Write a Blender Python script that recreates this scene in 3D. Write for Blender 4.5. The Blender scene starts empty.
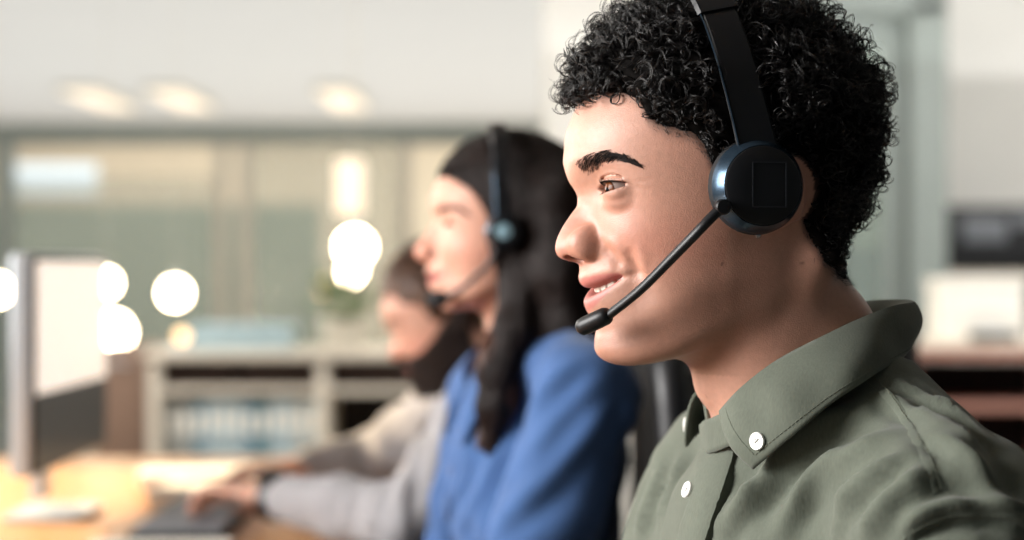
import bpy, math, random
import numpy as np
from mathutils import Vector, Matrix
from mathutils.bvhtree import BVHTree
R = math.radians
rng = np.random.default_rng(7)
C = bpy.context.scene.collection
FPX = 1790.0; CAMZ = 1.13

def W(px, py, d):
    """world point seen at pixel px,py at distance d (camera looks along +Y from the origin)"""
    return np.array([(px-512)/FPX*d, d, CAMZ-(py-270)/FPX*d])

# ------------------------------------------------------------------ objects
def tag(o, label, cat, group=None):
    o['label'] = label; o['category'] = cat
    if group: o['group'] = group
    return o

def mesh_obj(name, v, f, m=None, parent=None, origin=None, smooth=True, cols=None):
    """verts in world coordinates; stored relative to the thing's origin"""
    v = np.asarray(v, dtype=np.float64)
    if parent is not None:
        root = parent
        while root.parent: root = root.parent
        org = np.array(root.location)
    else:
        org = np.array(origin if origin is not None else (v.min(0)*[.5,.5,1]+v.max(0)*[.5,.5,0]))
    me = bpy.data.meshes.new(name)
    vl = v-org
    if isinstance(f, np.ndarray):
        n, k = f.shape
        me.vertices.add(len(vl)); me.vertices.foreach_set('co', vl.astype(np.float32).ravel())
        me.loops.add(n*k); me.loops.foreach_set('vertex_index', f.astype(np.int32).ravel())
        me.polygons.add(n); me.polygons.foreach_set('loop_start', np.arange(0, n*k, k, dtype=np.int32))
        me.update(calc_edges=True); me.validate()
    else:
        me.from_pydata([tuple(p) for p in vl], [], f); me.update()
    if smooth is True:
        me.polygons.foreach_set('use_smooth', np.ones(len(me.polygons), dtype=bool))
    elif smooth:
        me.polygons.foreach_set('use_smooth', np.ones(len(me.polygons), dtype=bool))
        me.set_sharp_from_angle(angle=R(smooth))
    if cols is not None:
        for cn, arr in cols.items():
            a = me.color_attributes.new(cn, 'FLOAT_COLOR', 'POINT')
            c = np.ones((len(v), 4), np.float32); c[:, :arr.shape[1]] = arr
            a.data.foreach_set('color', c.ravel())
    o = bpy.data.objects.new(name, me); C.objects.link(o)
    if m: me.materials.append(m)
    if parent is not None: o.parent = parent
    else: o.location = org
    return o

def empty(name, loc):
    o = bpy.data.objects.new(name, None); C.objects.link(o); o.location = loc
    o.empty_display_size = .05
    return o

class MB:
    """collects shapes into one mesh"""
    def __init__(s): s.v = []; s.f = []; s.n = 0
    def add(s, v, f):
        v = np.asarray(v, float)
        s.v.append(v); s.f += [tuple(int(i)+s.n for i in q) for q in f]; s.n += len(v)
        return s
    def box(s, c, h, rot=None, bev=0.0):
        c = np.asarray(c, float); h = np.asarray(h, float)
        if bev <= 0:
            v = np.array([[x, y, z] for x in (-1, 1) for y in (-1, 1) for z in (-1, 1)], float)*h
            f = [(0,1,3,2),(4,6,7,5),(0,4,5,1),(2,3,7,6),(0,2,6,4),(1,5,7,3)]
        else:
            import bmesh
            bm = bmesh.new(); bmesh.ops.create_cube(bm, size=2)
            for q in bm.verts: q.co = Vector((q.co.x*h[0], q.co.y*h[1], q.co.z*h[2]))
            bmesh.ops.bevel(bm, geom=bm.edges[:]+bm.verts[:], offset=bev, segments=3, profile=.5, affect='EDGES')
            bm.verts.index_update()
            v = np.array([q.co[:] for q in bm.verts]); f = [[q.index for q in p.verts] for p in bm.faces]; bm.free()
        if rot is not None: v = v@np.array(rot).T
        return s.add(v+c, f)
    def tube(s, pts, rad, n=12, cap=True, flat=None):
        pts = np.asarray(pts, float); k = len(pts)
        rad = np.broadcast_to(np.asarray(rad, float), (k,))
        t = np.gradient(pts, axis=0); t /= np.linalg.norm(t, axis=1)[:, None]
        up = np.array([0., 0, 1]) if abs(t[0][2]) < .9 else np.array([1., 0, 0])
        u = np.cross(t[0], up); u /= np.linalg.norm(u)
        V = []
        for i in range(k):
            u = u-t[i]*u.dot(t[i]); u /= np.linalg.norm(u); w = np.cross(t[i], u)
            a = np.linspace(0, 2*np.pi, n, endpoint=False)
            fl = 1.0 if flat is None else flat
            V.append(pts[i]+rad[i]*(np.cos(a)[:, None]*u+fl*np.sin(a)[:, None]*w))
        f = [(i*n+j, i*n+(j+1) % n, (i+1)*n+(j+1) % n, (i+1)*n+j) for i in range(k-1) for j in range(n)]
        if cap: f += [tuple(range(n))[::-1], tuple((k-1)*n+j for j in range(n))]
        return s.add(np.vstack(V), f)
    def lathe(s, prof, c, axis=(0, 0, 1), n=32):
        """prof: (radius, height) along axis from c"""
        a = np.asarray(axis, float); a /= np.linalg.norm(a)
        up = np.array([0., 0, 1]) if abs(a[2]) < .9 else np.array([1., 0, 0])
        u = np.cross(up, a); u /= np.linalg.norm(u); w = np.cross(a, u)
        an = np.linspace(0, 2*np.pi, n, endpoint=False); c = np.asarray(c, float)
        V = [c+a*h+r*(np.cos(an)[:, None]*u+np.sin(an)[:, None]*w) for r, h in prof]
        k = len(prof)
        f = [(i*n+j, i*n+(j+1) % n, (i+1)*n+(j+1) % n, (i+1)*n+j) for i in range(k-1) for j in range(n)]
        f += [tuple(range(n))[::-1], tuple((k-1)*n+j for j in range(n))]
        return s.add(np.vstack(V), f)
    def grid(s, P):
        """P (n,m,3) lattice"""
        n, m, _ = P.shape
        f = [(i*m+j, (i+1)*m+j, (i+1)*m+j+1, i*m+j+1) for i in range(n-1) for j in range(m-1)]
        return s.add(P.reshape(-1, 3), f)
    def obj(s, name, m, parent=None, origin=None, smooth=40, cols=None):
        return mesh_obj(name, np.vstack(s.v), s.f, m, parent, origin, smooth, cols)

# ------------------------------------------------------------------ materials
MATS = {}
def lin(c):
    c = np.asarray(c, float)/255.
    return tuple(np.where(c <= .04045, c/12.92, ((c+.055)/1.055)**2.4))+(1.0,)
def mat(name, rgb, rough=.5, spec=.5, metal=0, noise=0, nscale=30, bump=0, bscale=60, emit=None, estr=0, trans=0,
        coat=0, sheen=0, attr=None, alpha=1.0, stretch=None, ior=1.45, sss=0, sssr=(1, .35, .2), ssss=.004):
    m = bpy.data.materials.new(name); m.use_nodes = True; MATS[name] = m
    nt = m.node_tree; b = nt.nodes['Principled BSDF']
    b.inputs['Base Color'].default_value = lin(rgb)
    b.inputs['Roughness'].default_value = rough
    b.inputs['Specular IOR Level'].default_value = spec
    b.inputs['Metallic'].default_value = metal
    b.inputs['IOR'].default_value = ior
    b.inputs['Transmission Weight'].default_value = trans
    b.inputs['Coat Weight'].default_value = coat
    b.inputs['Sheen Weight'].default_value = sheen
    b.inputs['Alpha'].default_value = alpha
    if sss:
        b.inputs['Subsurface Weight'].default_value = sss
        b.inputs['Subsurface Radius'].default_value = sssr
        b.inputs['Subsurface Scale'].default_value = ssss
    if emit is not None:
        b.inputs['Emission Color'].default_value = lin(emit); b.inputs['Emission Strength'].default_value = estr
    src = None
    if attr:
        a = nt.nodes.new('ShaderNodeVertexColor'); a.layer_name = attr; src = a.outputs['Color']
        nt.links.new(src, b.inputs['Base Color'])
    tc = nt.nodes.new('ShaderNodeTexCoord'); co = tc.outputs['Object']
    if stretch:
        mp = nt.nodes.new('ShaderNodeMapping'); mp.inputs['Scale'].default_value = stretch
        nt.links.new(co, mp.inputs['Vector']); co = mp.outputs['Vector']
    if noise:
        n = nt.nodes.new('ShaderNodeTexNoise'); n.inputs['Scale'].default_value = nscale; n.inputs['Detail'].default_value = 5
        nt.links.new(co, n.inputs['Vector'])
        hv = nt.nodes.new('ShaderNodeHueSaturation')
        mr = nt.nodes.new('ShaderNodeMapRange'); mr.inputs[1].default_value = .25; mr.inputs[2].default_value = .75
        mr.inputs[3].default_value = 1-noise; mr.inputs[4].default_value = 1+noise
        nt.links.new(n.outputs['Fac'], mr.inputs[0]); nt.links.new(mr.outputs[0], hv.inputs['Value'])
        if src: nt.links.new(src, hv.inputs['Color'])
        else: hv.inputs['Color'].default_value = lin(rgb)
        nt.links.new(hv.outputs['Color'], b.inputs['Base Color'])
    if bump:
        n = nt.nodes.new('ShaderNodeTexNoise'); n.inputs['Scale'].default_value = bscale; n.inputs['Detail'].default_value = 6
        nt.links.new(co, n.inputs['Vector'])
        bp = nt.nodes.new('ShaderNodeBump'); bp.inputs['Strength'].default_value = bump; bp.inputs['Distance'].default_value = .002
        nt.links.new(n.outputs['Fac'], bp.inputs['Height']); nt.links.new(bp.outputs['Normal'], b.inputs['Normal'])
    return m

# ------------------------------------------------------------------ implicit sculpting
def smin(a, b, k):
    h = np.maximum(k-np.abs(a-b), 0)
    return np.minimum(a, b)-h*h*(.25/k)
def smax(a, b, k): return -smin(-a, -b, k)
def axis(segs):
    """[(start, end, step), ...] -> graded coordinates"""
    out = []
    for a, b, s in segs:
        n = max(2, int(round((b-a)/s))+1)
        out += list(np.linspace(a, b, n)[(1 if out else 0):])
    return np.array(out, np.float32)
def frame(a):
    a = np.asarray(a, float); a = a/np.linalg.norm(a)
    up = np.array([0., 0, 1]) if abs(a[2]) < .9 else np.array([1., 0, 0])
    u = np.cross(up, a); u /= np.linalg.norm(u)
    return a, u, np.cross(a, u)

class Field:
    def __init__(s, xs, ys, zs):
        s.xs, s.ys, s.zs = [np.asarray(q, np.float32) for q in (xs, ys, zs)]
        s.F = np.full((len(xs), len(ys), len(zs)), 1e3, np.float32)
    def sl(s, lo, hi):
        r = []
        for q, a, b in zip((s.xs, s.ys, s.zs), lo, hi):
            i0 = max(0, int(np.searchsorted(q, a))-1); i1 = min(len(q), int(np.searchsorted(q, b))+1)
            r.append(slice(i0, max(i1, i0)))
        return tuple(r)
    def pts(s, sl):
        return s.xs[sl[0]][:, None, None], s.ys[sl[1]][None, :, None], s.zs[sl[2]][None, None, :]
    def op(s, fn, lo, hi, k, mode='u'):
        sl = s.sl(lo, hi)
        if any(q.stop <= q.start for q in sl): return s
        d = fn(*s.pts(sl))
        A = s.F[sl]
        if mode == 'u': s.F[sl] = smin(A, d, k)
        elif mode == 's': s.F[sl] = smax(A, -d, k)
        elif mode == 'i': s.F[sl] = smax(A, d, k)
        return s
    def ell(s, c, r, k=4., mode='u', ax=None, pad=None):
        """ellipsoid; ax = 3x3 rows of axes"""
        c = np.asarray(c, float); r = np.asarray(r, float)
        m = np.eye(3) if ax is None else np.asarray(ax, float)
        ext = np.abs(m.T)@r if ax is not None else r
        p = (pad if pad is not None else 3*k)+ext.max()*.3
        def fn(X, Y, Z):
            X = X-c[0]; Y = Y-c[1]; Z = Z-c[2]
            if ax is None: q = (X, Y, Z)
            else: q = [X*np.float32(m[i, 0])+Y*np.float32(m[i, 1])+Z*np.float32(m[i, 2]) for i in range(3)]
            k0 = np.sqrt((q[0]/r[0])**2+(q[1]/r[1])**2+(q[2]/r[2])**2)
            k1 = np.sqrt((q[0]/r[0]**2)**2+(q[1]/r[1]**2)**2+(q[2]/r[2]**2)**2)+1e-9
            return (k0*(k0-1)/k1).astype(np.float32)
        return s.op(fn, c-ext-p, c+ext+p, k, mode)
    def cap(s, a, b, ra, rb, k=4., mode='u', sq=None, pad=None):
        """tapered capsule; sq=(axis vector, factor): flattened along that axis"""
        a = np.asarray(a, float); b = np.asarray(b, float); ab = b-a; L2 = ab.dot(ab)
        lo = np.minimum(a-ra, b-rb); hi = np.maximum(a+ra, b+rb); p = pad if pad is not None else 3*k+max(ra, rb)*.4
        def fn(X, Y, Z):
            X = X-a[0]; Y = Y-a[1]; Z = Z-a[2]
            t = np.clip((X*ab[0]+Y*ab[1]+Z*ab[2])/L2, 0, 1).astype(np.float32)
            dx = X-t*ab[0]; dy = Y-t*ab[1]; dz = Z-t*ab[2]
            rr = ra+(rb-ra)*t
            if sq is not None:
                n = np.asarray(sq[0], float); n = n/np.linalg.norm(n)
                dn = dx*n[0]+dy*n[1]+dz*n[2]
                d = np.sqrt(np.maximum(dx*dx+dy*dy+dz*dz+dn*dn*(1/sq[1]**2-1), 0))
            else: d = np.sqrt(dx*dx+dy*dy+dz*dz)
            return (d-rr).astype(np.float32)
        return s.op(fn, lo-p, hi+p, k, mode)
    def chain(s, pts, rad, k=4., mode='u', sq=None):
        for i in range(len(pts)-1): s.cap(pts[i], pts[i+1], rad[i], rad[i+1], k, mode, sq)
        return s
    def mesh(s):
        """naive surface nets on the graded grid -> verts, quads"""
        F = s.F; nx, ny, nz = F.shape
        ins = F < 0
        cnt = np.zeros((nx-1, ny-1, nz-1), np.uint8)
        for i in (0, 1):
            for j in (0, 1):
                for k in (0, 1):
                    cnt += ins[i:nx-1+i, j:ny-1+j, k:nz-1+k]
        act = (cnt > 0) & (cnt < 8)
        I, J, K = np.nonzero(act); n = len(I)
        idx = np.full(act.shape, -1, np.int32); idx[I, J, K] = np.arange(n)
        P = np.zeros((n, 3)); N = np.zeros(n)
        co = (s.xs, s.ys, s.zs)
        for ax in range(3):
            for u in (0, 1):
                for v in (0, 1):
                    o0 = [0, 0, 0]; oth = [q for q in range(3) if q != ax]
                    o0[oth[0]] = u; o0[oth[1]] = v; o1 = list(o0); o1[ax] = 1
                    a = F[I+o0[0], J+o0[1], K+o0[2]]; b = F[I+o1[0], J+o1[1], K+o1[2]]
                    w = (a < 0) != (b < 0)
                    t = np.where(w, a/np.where(w, a-b, 1), 0)
                    base = (I, J, K)
                    for q in range(3):
                        c0 = co[q][base[q]+o0[q]]; c1 = co[q][base[q]+o1[q]]
                        P[:, q] += np.where(w, c0+(c1-c0)*t, 0)
                    N += w
        P /= N[:, None]
        quads = []
        for ax in range(3):
            sl0 = [slice(None)]*3; sl1 = [slice(None)]*3
            sl0[ax] = slice(0, -1); sl1[ax] = slice(1, None)
            oth = [q for q in range(3) if q != ax]
            ch = ins[tuple(sl0)] != ins[tuple(sl1)]
            for q in oth:
                e = [slice(None)]*3; e[q] = 0; ch[tuple(e)] = False
                e[q] = -1; ch[tuple(e)] = False
            E = np.array(np.nonzero(ch))
            flip = ins[tuple(sl0)][tuple(E)]
            def cell(du, dv):
                q = E.copy(); q[oth[0]] += du; q[oth[1]] += dv
                return idx[q[0], q[1], q[2]]
            qd = np.stack([cell(-1, -1), cell(0, -1), cell(0, 0), cell(-1, 0)], 1)
            if ax == 1: flip = ~flip
            qd[~flip] = qd[~flip][:, ::-1]
            quads.append(qd)
        return P, np.vstack(quads)

def relax(v, q, n=1, lam=.5, w=None):
    """laplacian smoothing of a quad mesh"""
    a = np.concatenate([q[:, 0], q[:, 1], q[:, 2], q[:, 3]]); b = np.concatenate([q[:, 1], q[:, 2], q[:, 3], q[:, 0]])
    deg = np.bincount(a, minlength=len(v))+np.bincount(b, minlength=len(v))
    for _ in range(n):
        S = np.zeros_like(v)
        for c in range(3):
            S[:, c] = np.bincount(a, v[b, c], len(v))+np.bincount(b, v[a, c], len(v))
        d = (S/np.maximum(deg, 1)[:, None]-v)*lam
        v = v+(d if w is None else d*w[:, None])
    return v
def vnormals(v, q):
    n = np.cross(v[q[:, 2]]-v[q[:, 0]], v[q[:, 3]]-v[q[:, 1]])
    N = np.zeros_like(v)
    for c in range(3):
        for k in range(4): N[:, c] += np.bincount(q[:, k], n[:, c], len(v))
    return N/(np.linalg.norm(N, axis=1)[:, None]+1e-12)
def sstep(a, b, x):
    t = np.clip((x-a)/(b-a), 0, 1); return t*t*(3-2*t)
def g(x, s): return np.exp(-(x/s)**2)

def strands(P, rad, nside=3):
    """P (n,k,3) strand points, rad (n,k) or (k,) -> verts, quads of thin tubes"""
    n, k, _ = P.shape
    T = np.gradient(P, axis=1); T /= np.linalg.norm(T, axis=2, keepdims=True)+1e-12
    ref = np.where(np.abs(T[..., 2:3]) < .8, np.array([0., 0, 1]), np.array([1., 0, 0]))
    U = np.cross(T, ref); U /= np.linalg.norm(U, axis=2, keepdims=True)+1e-12
    V = np.cross(T, U)
    rad = np.broadcast_to(rad, (n, k))
    ring = []
    for j in range(nside):
        a = 2*np.pi*j/nside
        ring.append(P+rad[..., None]*(np.cos(a)*U+np.sin(a)*V))
    verts = np.stack(ring, 2).reshape(-1, 3)
    i = np.arange(n)[:, None, None]; s = np.arange(k-1)[None, :, None]; j = np.arange(nside)[None, None, :]
    j2 = (j+1) % nside
    base = i*k*nside
    q = np.stack(np.broadcast_arrays(base+s*nside+j, base+s*nside+j2, base+(s+1)*nside+j2, base+(s+1)*nside+j), -1).reshape(-1, 4)
    return verts, q
# ------------------------------------------------------------------ heads
class HF:
    """a head's own frame in mm: x forward (to screen left), y to the person's left (towards the camera), z up"""
    def __init__(s, px, py, d, yaw, pitch=0, roll=0, sc=1.0):
        s.O = W(px, py, d); s.sc = sc*.001
        a, p = R(yaw), R(pitch)
        f = np.array([-math.cos(a), -math.sin(a), 0]); l = np.array([math.sin(a), -math.cos(a), 0]); u = np.array([0, 0, 1.])
        f, u = f*math.cos(p)-u*math.sin(p), u*math.cos(p)+f*math.sin(p)
        r = R(roll); l, u = l*math.cos(r)+u*math.sin(r), u*math.cos(r)-l*math.sin(r)
        s.M = np.array([f, l, u])
    def w(s, P): return s.O+s.sc*(np.asarray(P, float)@s.M)
    def wd(s, D): return np.asarray(D, float)@s.M
    def loc(s, px, py, y=0.):
        d = np.array([(px-512)/FPX, 1, -(py-270)/FPX]); l = s.M[1]
        cam = np.array([0, 0, CAMZ])
        t = ((s.O-cam).dot(l)+s.sc*y)/d.dot(l)
        return ((cam+d*t-s.O)@s.M.T)/s.sc
    def linv(s, Pw): return ((np.asarray(Pw, float)-s.O)@s.M.T)/s.sc

def curve(pts, x):
    """smooth interpolation through (x,value) pairs"""
    p = np.array(sorted(pts), float)
    t = np.interp(x, p[:, 0], np.arange(len(p)))
    i = np.clip(np.floor(t).astype(int), 0, len(p)-2)
    h = p[i+1, 0]-p[i, 0]; u = np.clip((x-p[i, 0])/h, 0, 1)
    m = np.zeros(len(p)); dlt = np.diff(p[:, 1])/np.diff(p[:, 0])
    m[1:-1] = np.where(dlt[:-1]*dlt[1:] > 0, 2*dlt[:-1]*dlt[1:]/(dlt[:-1]+dlt[1:]+1e-12), 0); m[0] = dlt[0]; m[-1] = dlt[-1]
    return (2*u**3-3*u**2+1)*p[i, 1]+(u**3-2*u**2+u)*h*m[i]+(-2*u**3+3*u**2)*p[i+1, 1]+(u**3-u**2)*h*m[i+1]

def head_axes(S, fine, body=None, bstep=6):
    """graded grid: fine over the face, coarse over the body box ((x0,x1),(y0,y1),z0)"""
    fx = S['tip'][0]
    xs = [(-150, -95, 3*fine), (-95, 30, 2.2*fine), (30, 62, 1.4*fine), (62, fx+8, .85*fine)]
    ys = [(-92, -52, 2.4*fine), (-52, 52, .85*fine), (52, 92, 2.0*fine)]
    zs = [(-240, -130, 4*fine), (-130, 26, .85*fine), (26, 40, 1.3*fine), (40, 140, 2.4*fine)]
    if body:
        (x0, x1), (y0, y1), z0 = body
        xs = [(x0, -150, bstep)]+xs+([(fx+8, x1, bstep)] if x1 > fx+20 else [])
        ys = [(y0, -92, bstep)]+ys+[(92, y1, bstep)]
        zs = [(z0, -240, bstep)]+zs
    return axis(xs), axis(ys), axis(zs)

def sculpt_head(S, fine=1.0, body=None, bstep=6):
    """S: dict of landmarks in head mm -> Field with head and neck"""
    xs, ys, zs = head_axes(S, fine, body, bstep)
    G = Field(xs, ys, zs)
    hs = G.sl((-150, -92, -240), (S['tip'][0]+8, 92, 140))
    xs, ys, zs = xs[hs[0]], ys[hs[1]], zs[hs[2]]
    X, Y, Z = G.pts(hs)
    y = ys[:, None]; z = zs[None, :]
    ay = np.abs(y)
    # mouth line lifted to the corners
    lift = S['lift']*np.clip(ay/S['mw'], 0, 1.3)**1.8
    win = g(z-S['zm'], 26)
    zw = z-lift*win
    P = curve(S['P'], zw); B = curve(S['B'], z+0*y)
    B0 = curve(S['B'], zw)
    w = curve(S['w'], z+0*y); e = curve(S['e'], z+0*y)
    shp = np.exp(-(ay/w)**e)
    D = (P-B0)*shp
    # sockets, brow, cheek
    ez = S['eye'][2]; ey = S['eye'][1]
    D += -S.get('socket', 7.)*g(ay-ey+4, 15)*g(z-ez-1, 11)
    D += S.get('brow', 3.0)*g(ay-24, 18)*g(z-ez-19, 8)
    D += S.get('cheek', 4.5)*g(ay-43, 18)*g(z-ez+31, 17)
    D += -2.0*g(ay-38, 7)*g(z-ez+58, 14)
    D += -S.get('muz', 6.)*g(z-S['zm']-4, 24)*np.clip(ay/29, 0, 1.15)**2*(1-sstep(36, 60, ay))
    D += S.get('bag', 1.6)*g(ay-ey-1, 12)*g(z-ez+9.5, 3.6)
    # nasolabial fold and dimple by the mouth corner
    fold = S['fold']
    for (fy0, fz0), (fy1, fz1), dep, wd in fold:
        t = np.clip((z-fz0)/(fz1-fz0), -.15, 1.15); yc = fy0+(fy1-fy0)*t
        wz = sstep(-.15, .15, (z-fz0)/(fz1-fz0))*sstep(-.15, .15, 1-(z-fz0)/(fz1-fz0))
        D += -dep*g(ay-yc, wd)*wz+dep*.5*g(ay-yc-wd*1.7, wd*1.3)*wz
    xc = 25.
    a = np.maximum(B-xc, 20); b = curve(S['b'], zs)[None, :]
    n = S.get('n', 2.0)
    xr = X-D[None].astype(np.float32)-xc
    front = (np.maximum(np.abs(xr)/a[None], 1e-3)**n+(np.abs(Y)/b[None])**n)**(1/n)
    F = ((front-1)*np.minimum(a, b)[None]*.95).astype(np.float32)
    # behind xc: keep the side wall, close off at the back of the jaw
    side = (np.abs(Y)-b[None]+np.maximum(xc-X, 0)*.10).astype(np.float32)
    F = np.where(xr < 0, side, F)
    F = smax(F, (S['xback']-X)+0*Y+0*Z, 14)
    # underside of jaw, top of the face block
    jp = S['jaw']
    zj = curve(jp, xs)[:, None, None]
    F = smax(F, ((zj+S.get('jawv', 0.06)*np.maximum(np.abs(Y)-20, 0)-Z)*.9).astype(np.float32), 13)
    F = smax(F, (Z-52)+0*X+0*Y, 20)
    c, r = S['cran']
    Q = [(q-c_) for q, c_ in zip((X, Y, Z), c)]
    k0 = np.sqrt(sum((q/r_)**2 for q, r_ in zip(Q, r))); k1 = np.sqrt(sum((q/r_**2)**2 for q, r_ in zip(Q, r)))+1e-9
    E = k0*(k0-1)/k1
    E = smax(E, (X-curve(S['cranx'], zs)[None, None, :])*.8+0*Y, 12)      # the brain case stops above the brows
    G.F[hs] = smin(F, E, 14).astype(np.float32)
    # neck: submental, shaft, sternomastoids, nape
    G.ell((38, 0, S['chin_z']+24), (46, 34, 17), k=14)
    nk = S['neck']
    G.cap(nk[0], nk[1], nk[2], nk[3], k=16)
    for sy in (-1, 1):
        G.cap((-38, sy*52, -38), (nk[1][0]+42, sy*16, nk[1][2]+10), 11, 9, k=16)
        G.cap((-36, sy*22, -34), (nk[1][0]-20, sy*36, nk[1][2]), 18, 24, k=18)
    if S.get('adam'): G.ell(S['adam'], (9, 8, 11), k=14)
    # ears
    for sy in (-1, 1):
        ex, eyy, ezz = S['ear']
        ax = np.array([[math.cos(.25), 0, -math.sin(.25)], [.25*sy*0, 1, 0], [math.sin(.25), 0, math.cos(.25)]]); es = S.get('ear_s', 1.)
        G.ell((ex-8*es, sy*(eyy+4*es), ezz), (17*es, 6*es, 30*es), k=6, ax=ax)
        G.ell((ex-5*es, sy*(eyy+11*es), ezz+2), (9*es, 6*es, 17*es), k=3, mode='s', ax=ax)
        G.ell((ex-1, sy*(eyy+3*es), ezz-26*es), (8*es, 5*es, 9*es), k=5)
    # nose wings, nostrils
    ala = np.array(S['ala'])
    for sy in (-1, 1):
        q = ala*[1, sy, 1]
        ar = np.array(S.get('ala_r', (11, 6.5, 9)))
        G.ell(q+[4, -sy*2.5, 0], ar*[.85, .9, .8], k=6.0)
        G.ell(q, ar, k=2.6)
        nz = np.array(S['nostril'])*[1, sy, 1]
        t = np.array([[.93, -.28*sy, .2], [.28*sy, .96, 0], [-.2, 0, .97]])
        G.ell(nz, S.get('nostril_r', (6.2, 2.9, 4.2)), k=1.6, mode='s', ax=t)
    # mouth opening along the lip line
    if S.get('gap', 0) > 0:
        zm = S['zm']; mw = S['mw']
        y1 = ys[:, None]
        lz = S['lift']*np.clip(np.abs(y1)/mw, 0, 1.3)**1.8
        dfront = curve(S['P'], np.full(1, zm-6.))[0]
        yy = np.abs(ys)
        xl = S['xlip']-0.021*np.clip(yy, 0, 40)**2      # dental arch
        half = S['gap']*np.clip(1-(yy/mw)**2, 0, 1)**.6
        d2 = np.abs(Z-(zm+S['lift']*np.clip(np.abs(Y)/mw, 0, 1.3)**1.8))-half[None, :, None]
        d3 = (xl-S['gapdepth'])[None, :, None]-X
        dd = np.maximum(np.maximum(d2, d3), np.abs(Y)-mw).astype(np.float32)
        G.F[hs] = smax(G.F[hs], -dd, 1.6)
    # eyelids around the eyeballs
    er = S.get('er', 12.0)
    for sy in (-1, 1):
        ec = np.array(S['eye'])*[1, sy, 1]
        G.ell(ec+[0, 0, 0], (er+1.9,)*3, k=5.0, pad=8)
        yi, zi, yo, zo = S['lid']
        def opening(X, Y, Z):
            t = np.clip((Y*sy-yi)/(yo-yi), 0, 1)
            base = zi+(zo-zi)*t
            arc = 4*t*(1-t)
            up = base+S['up']*np.sqrt(np.maximum(arc, 0))*(1-.15*(t-.5)); lo = base-S['dn']*np.maximum(arc, 0)**.8
            d = np.maximum(np.maximum(Z-up, lo-Z), np.maximum(yi-Y*sy, Y*sy-yo))
            d = np.maximum(d, np.sqrt((X-ec[0])**2+(Y-ec[1])**2+(Z-ec[2])**2)-er-9)
            return np.maximum(d, (ec[0]+2)-X).astype(np.float32)
        G.op(opening, ec-[4, 22, 12], ec+[22, 22, 12], .9, 's')
        # fold above the upper lid
        def crease(X, Y, Z):
            t = np.clip((Y*sy-yi)/(yo-yi), 0, 1.1)
            zc = zi+(zo-zi)*t+S['up']*np.sqrt(np.maximum(4*t*(1-t), 0))+3.4
            r = np.sqrt((X-ec[0])**2+(Y-ec[1])**2+(Z-ec[2])**2)-(er+2.4)
            d = np.sqrt((Z-zc)**2+r*r)-.75
            return np.maximum(d, np.maximum(yi+2-Y*sy, Y*sy-yo-2)).astype(np.float32)
        G.op(crease, ec-[4, 24, 6], ec+[22, 24, 18], 2.2, 's')
    return G

def face_colors(S, P, base, lip, fade=None):
    """skin colours per vertex: lips, flushed cheeks and nose, shaved or short-cropped hair zones"""
    x, y, z = P.T; ay = np.abs(y)
    base = np.array(lin(base)[:3]); col = np.tile(base, (len(P), 1))
    red = np.array([1.05, .80, .78])
    def blend(m, c): 
        nonlocal col
        col = col*(1-m[:, None])+c*m[:, None]
    ez = S['eye'][2]
    fl = .55*g(ay-46, 22)*g(z-ez+34, 20)*(x > 30)+.75*g(ay, 17)*g(x-S['tip'][0]+8, 22)*g(z-S['tip'][2], 18)+.5*g(x-S['ear'][0], 16)*sstep(62, 74, ay)*g(z, 30)
    fl = np.clip(fl+.35*g(ay, 20)*g(z-S['chin_z']-12, 16)*(x > 50), 0, 1)
    blend(fl, base*red)
    und = .22*g(ay-S['eye'][1], 15)*g(z-ez+9, 5)*(x > 60)
    blend(und, base*np.array([.88, .78, .80]))
    mw = S['mw']; zc = S['zm']+S['lift']*np.clip(ay/mw, 0, 1.3)**1.8; dz = z-zc
    env = np.clip(1-(ay/(mw+1))**2, 0, 1)
    hu = S.get('lipu', 8.)*env**.75*(1-.12*g(y, 2.5)); hl = S.get('lipl', 11.)*env**.7
    lp = sstep(hu+1.2, hu-1.2, dz)*sstep(-hl-1.4, -hl+1.4, dz)*(env > 0)*sstep(S['xlip']-34, S['xlip']-26, x)*sstep(0, .06, env)
    blend(np.clip(lp, 0, 1)*.9, np.array(lin(lip)[:3]))
    if fade is not None:
        for m, c in fade(P): blend(np.clip(m, 0, 1), np.array(lin(c)[:3]))
    return col

def make_teeth(S, hf, parent):
    """two arches of teeth, one mesh, edge to edge behind the lips"""
    B = MB(); mw = S['mw']
    zt = S['zm']+S.get('tooth', 4.5)
    for i in range(-4, 4):
        yc = (i+.5)*6.6*(1 if abs(i+.5) < 2 else .97)
        dx = -0.021*yc**2; sl = -0.042*yc
        wd = 3.25; hh = S.get('tooth_h', 5.2)*(1-.05*abs(i+.5)); lf = S['lift']*.55*min(abs(yc)/mw, 1.2)**1.8
        n = np.array([1, -sl*-1, 0]); n = n/np.linalg.norm(n)
        t = np.array([sl, 1, 0]); t = t/np.linalg.norm(t); nn = np.array([t[1], -t[0], 0])
        rot = np.array([nn, t, [0, 0, 1]]).T
        B.box((S['xlip']-S.get('tooth_in', 7.)+dx-2.2, yc, zt+lf), (2.2, wd, hh), rot, bev=1.1)
    v = np.vstack(B.v)
    return mesh_obj('teeth', hf.w(v), B.f, MATS['teeth'], parent)

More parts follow.
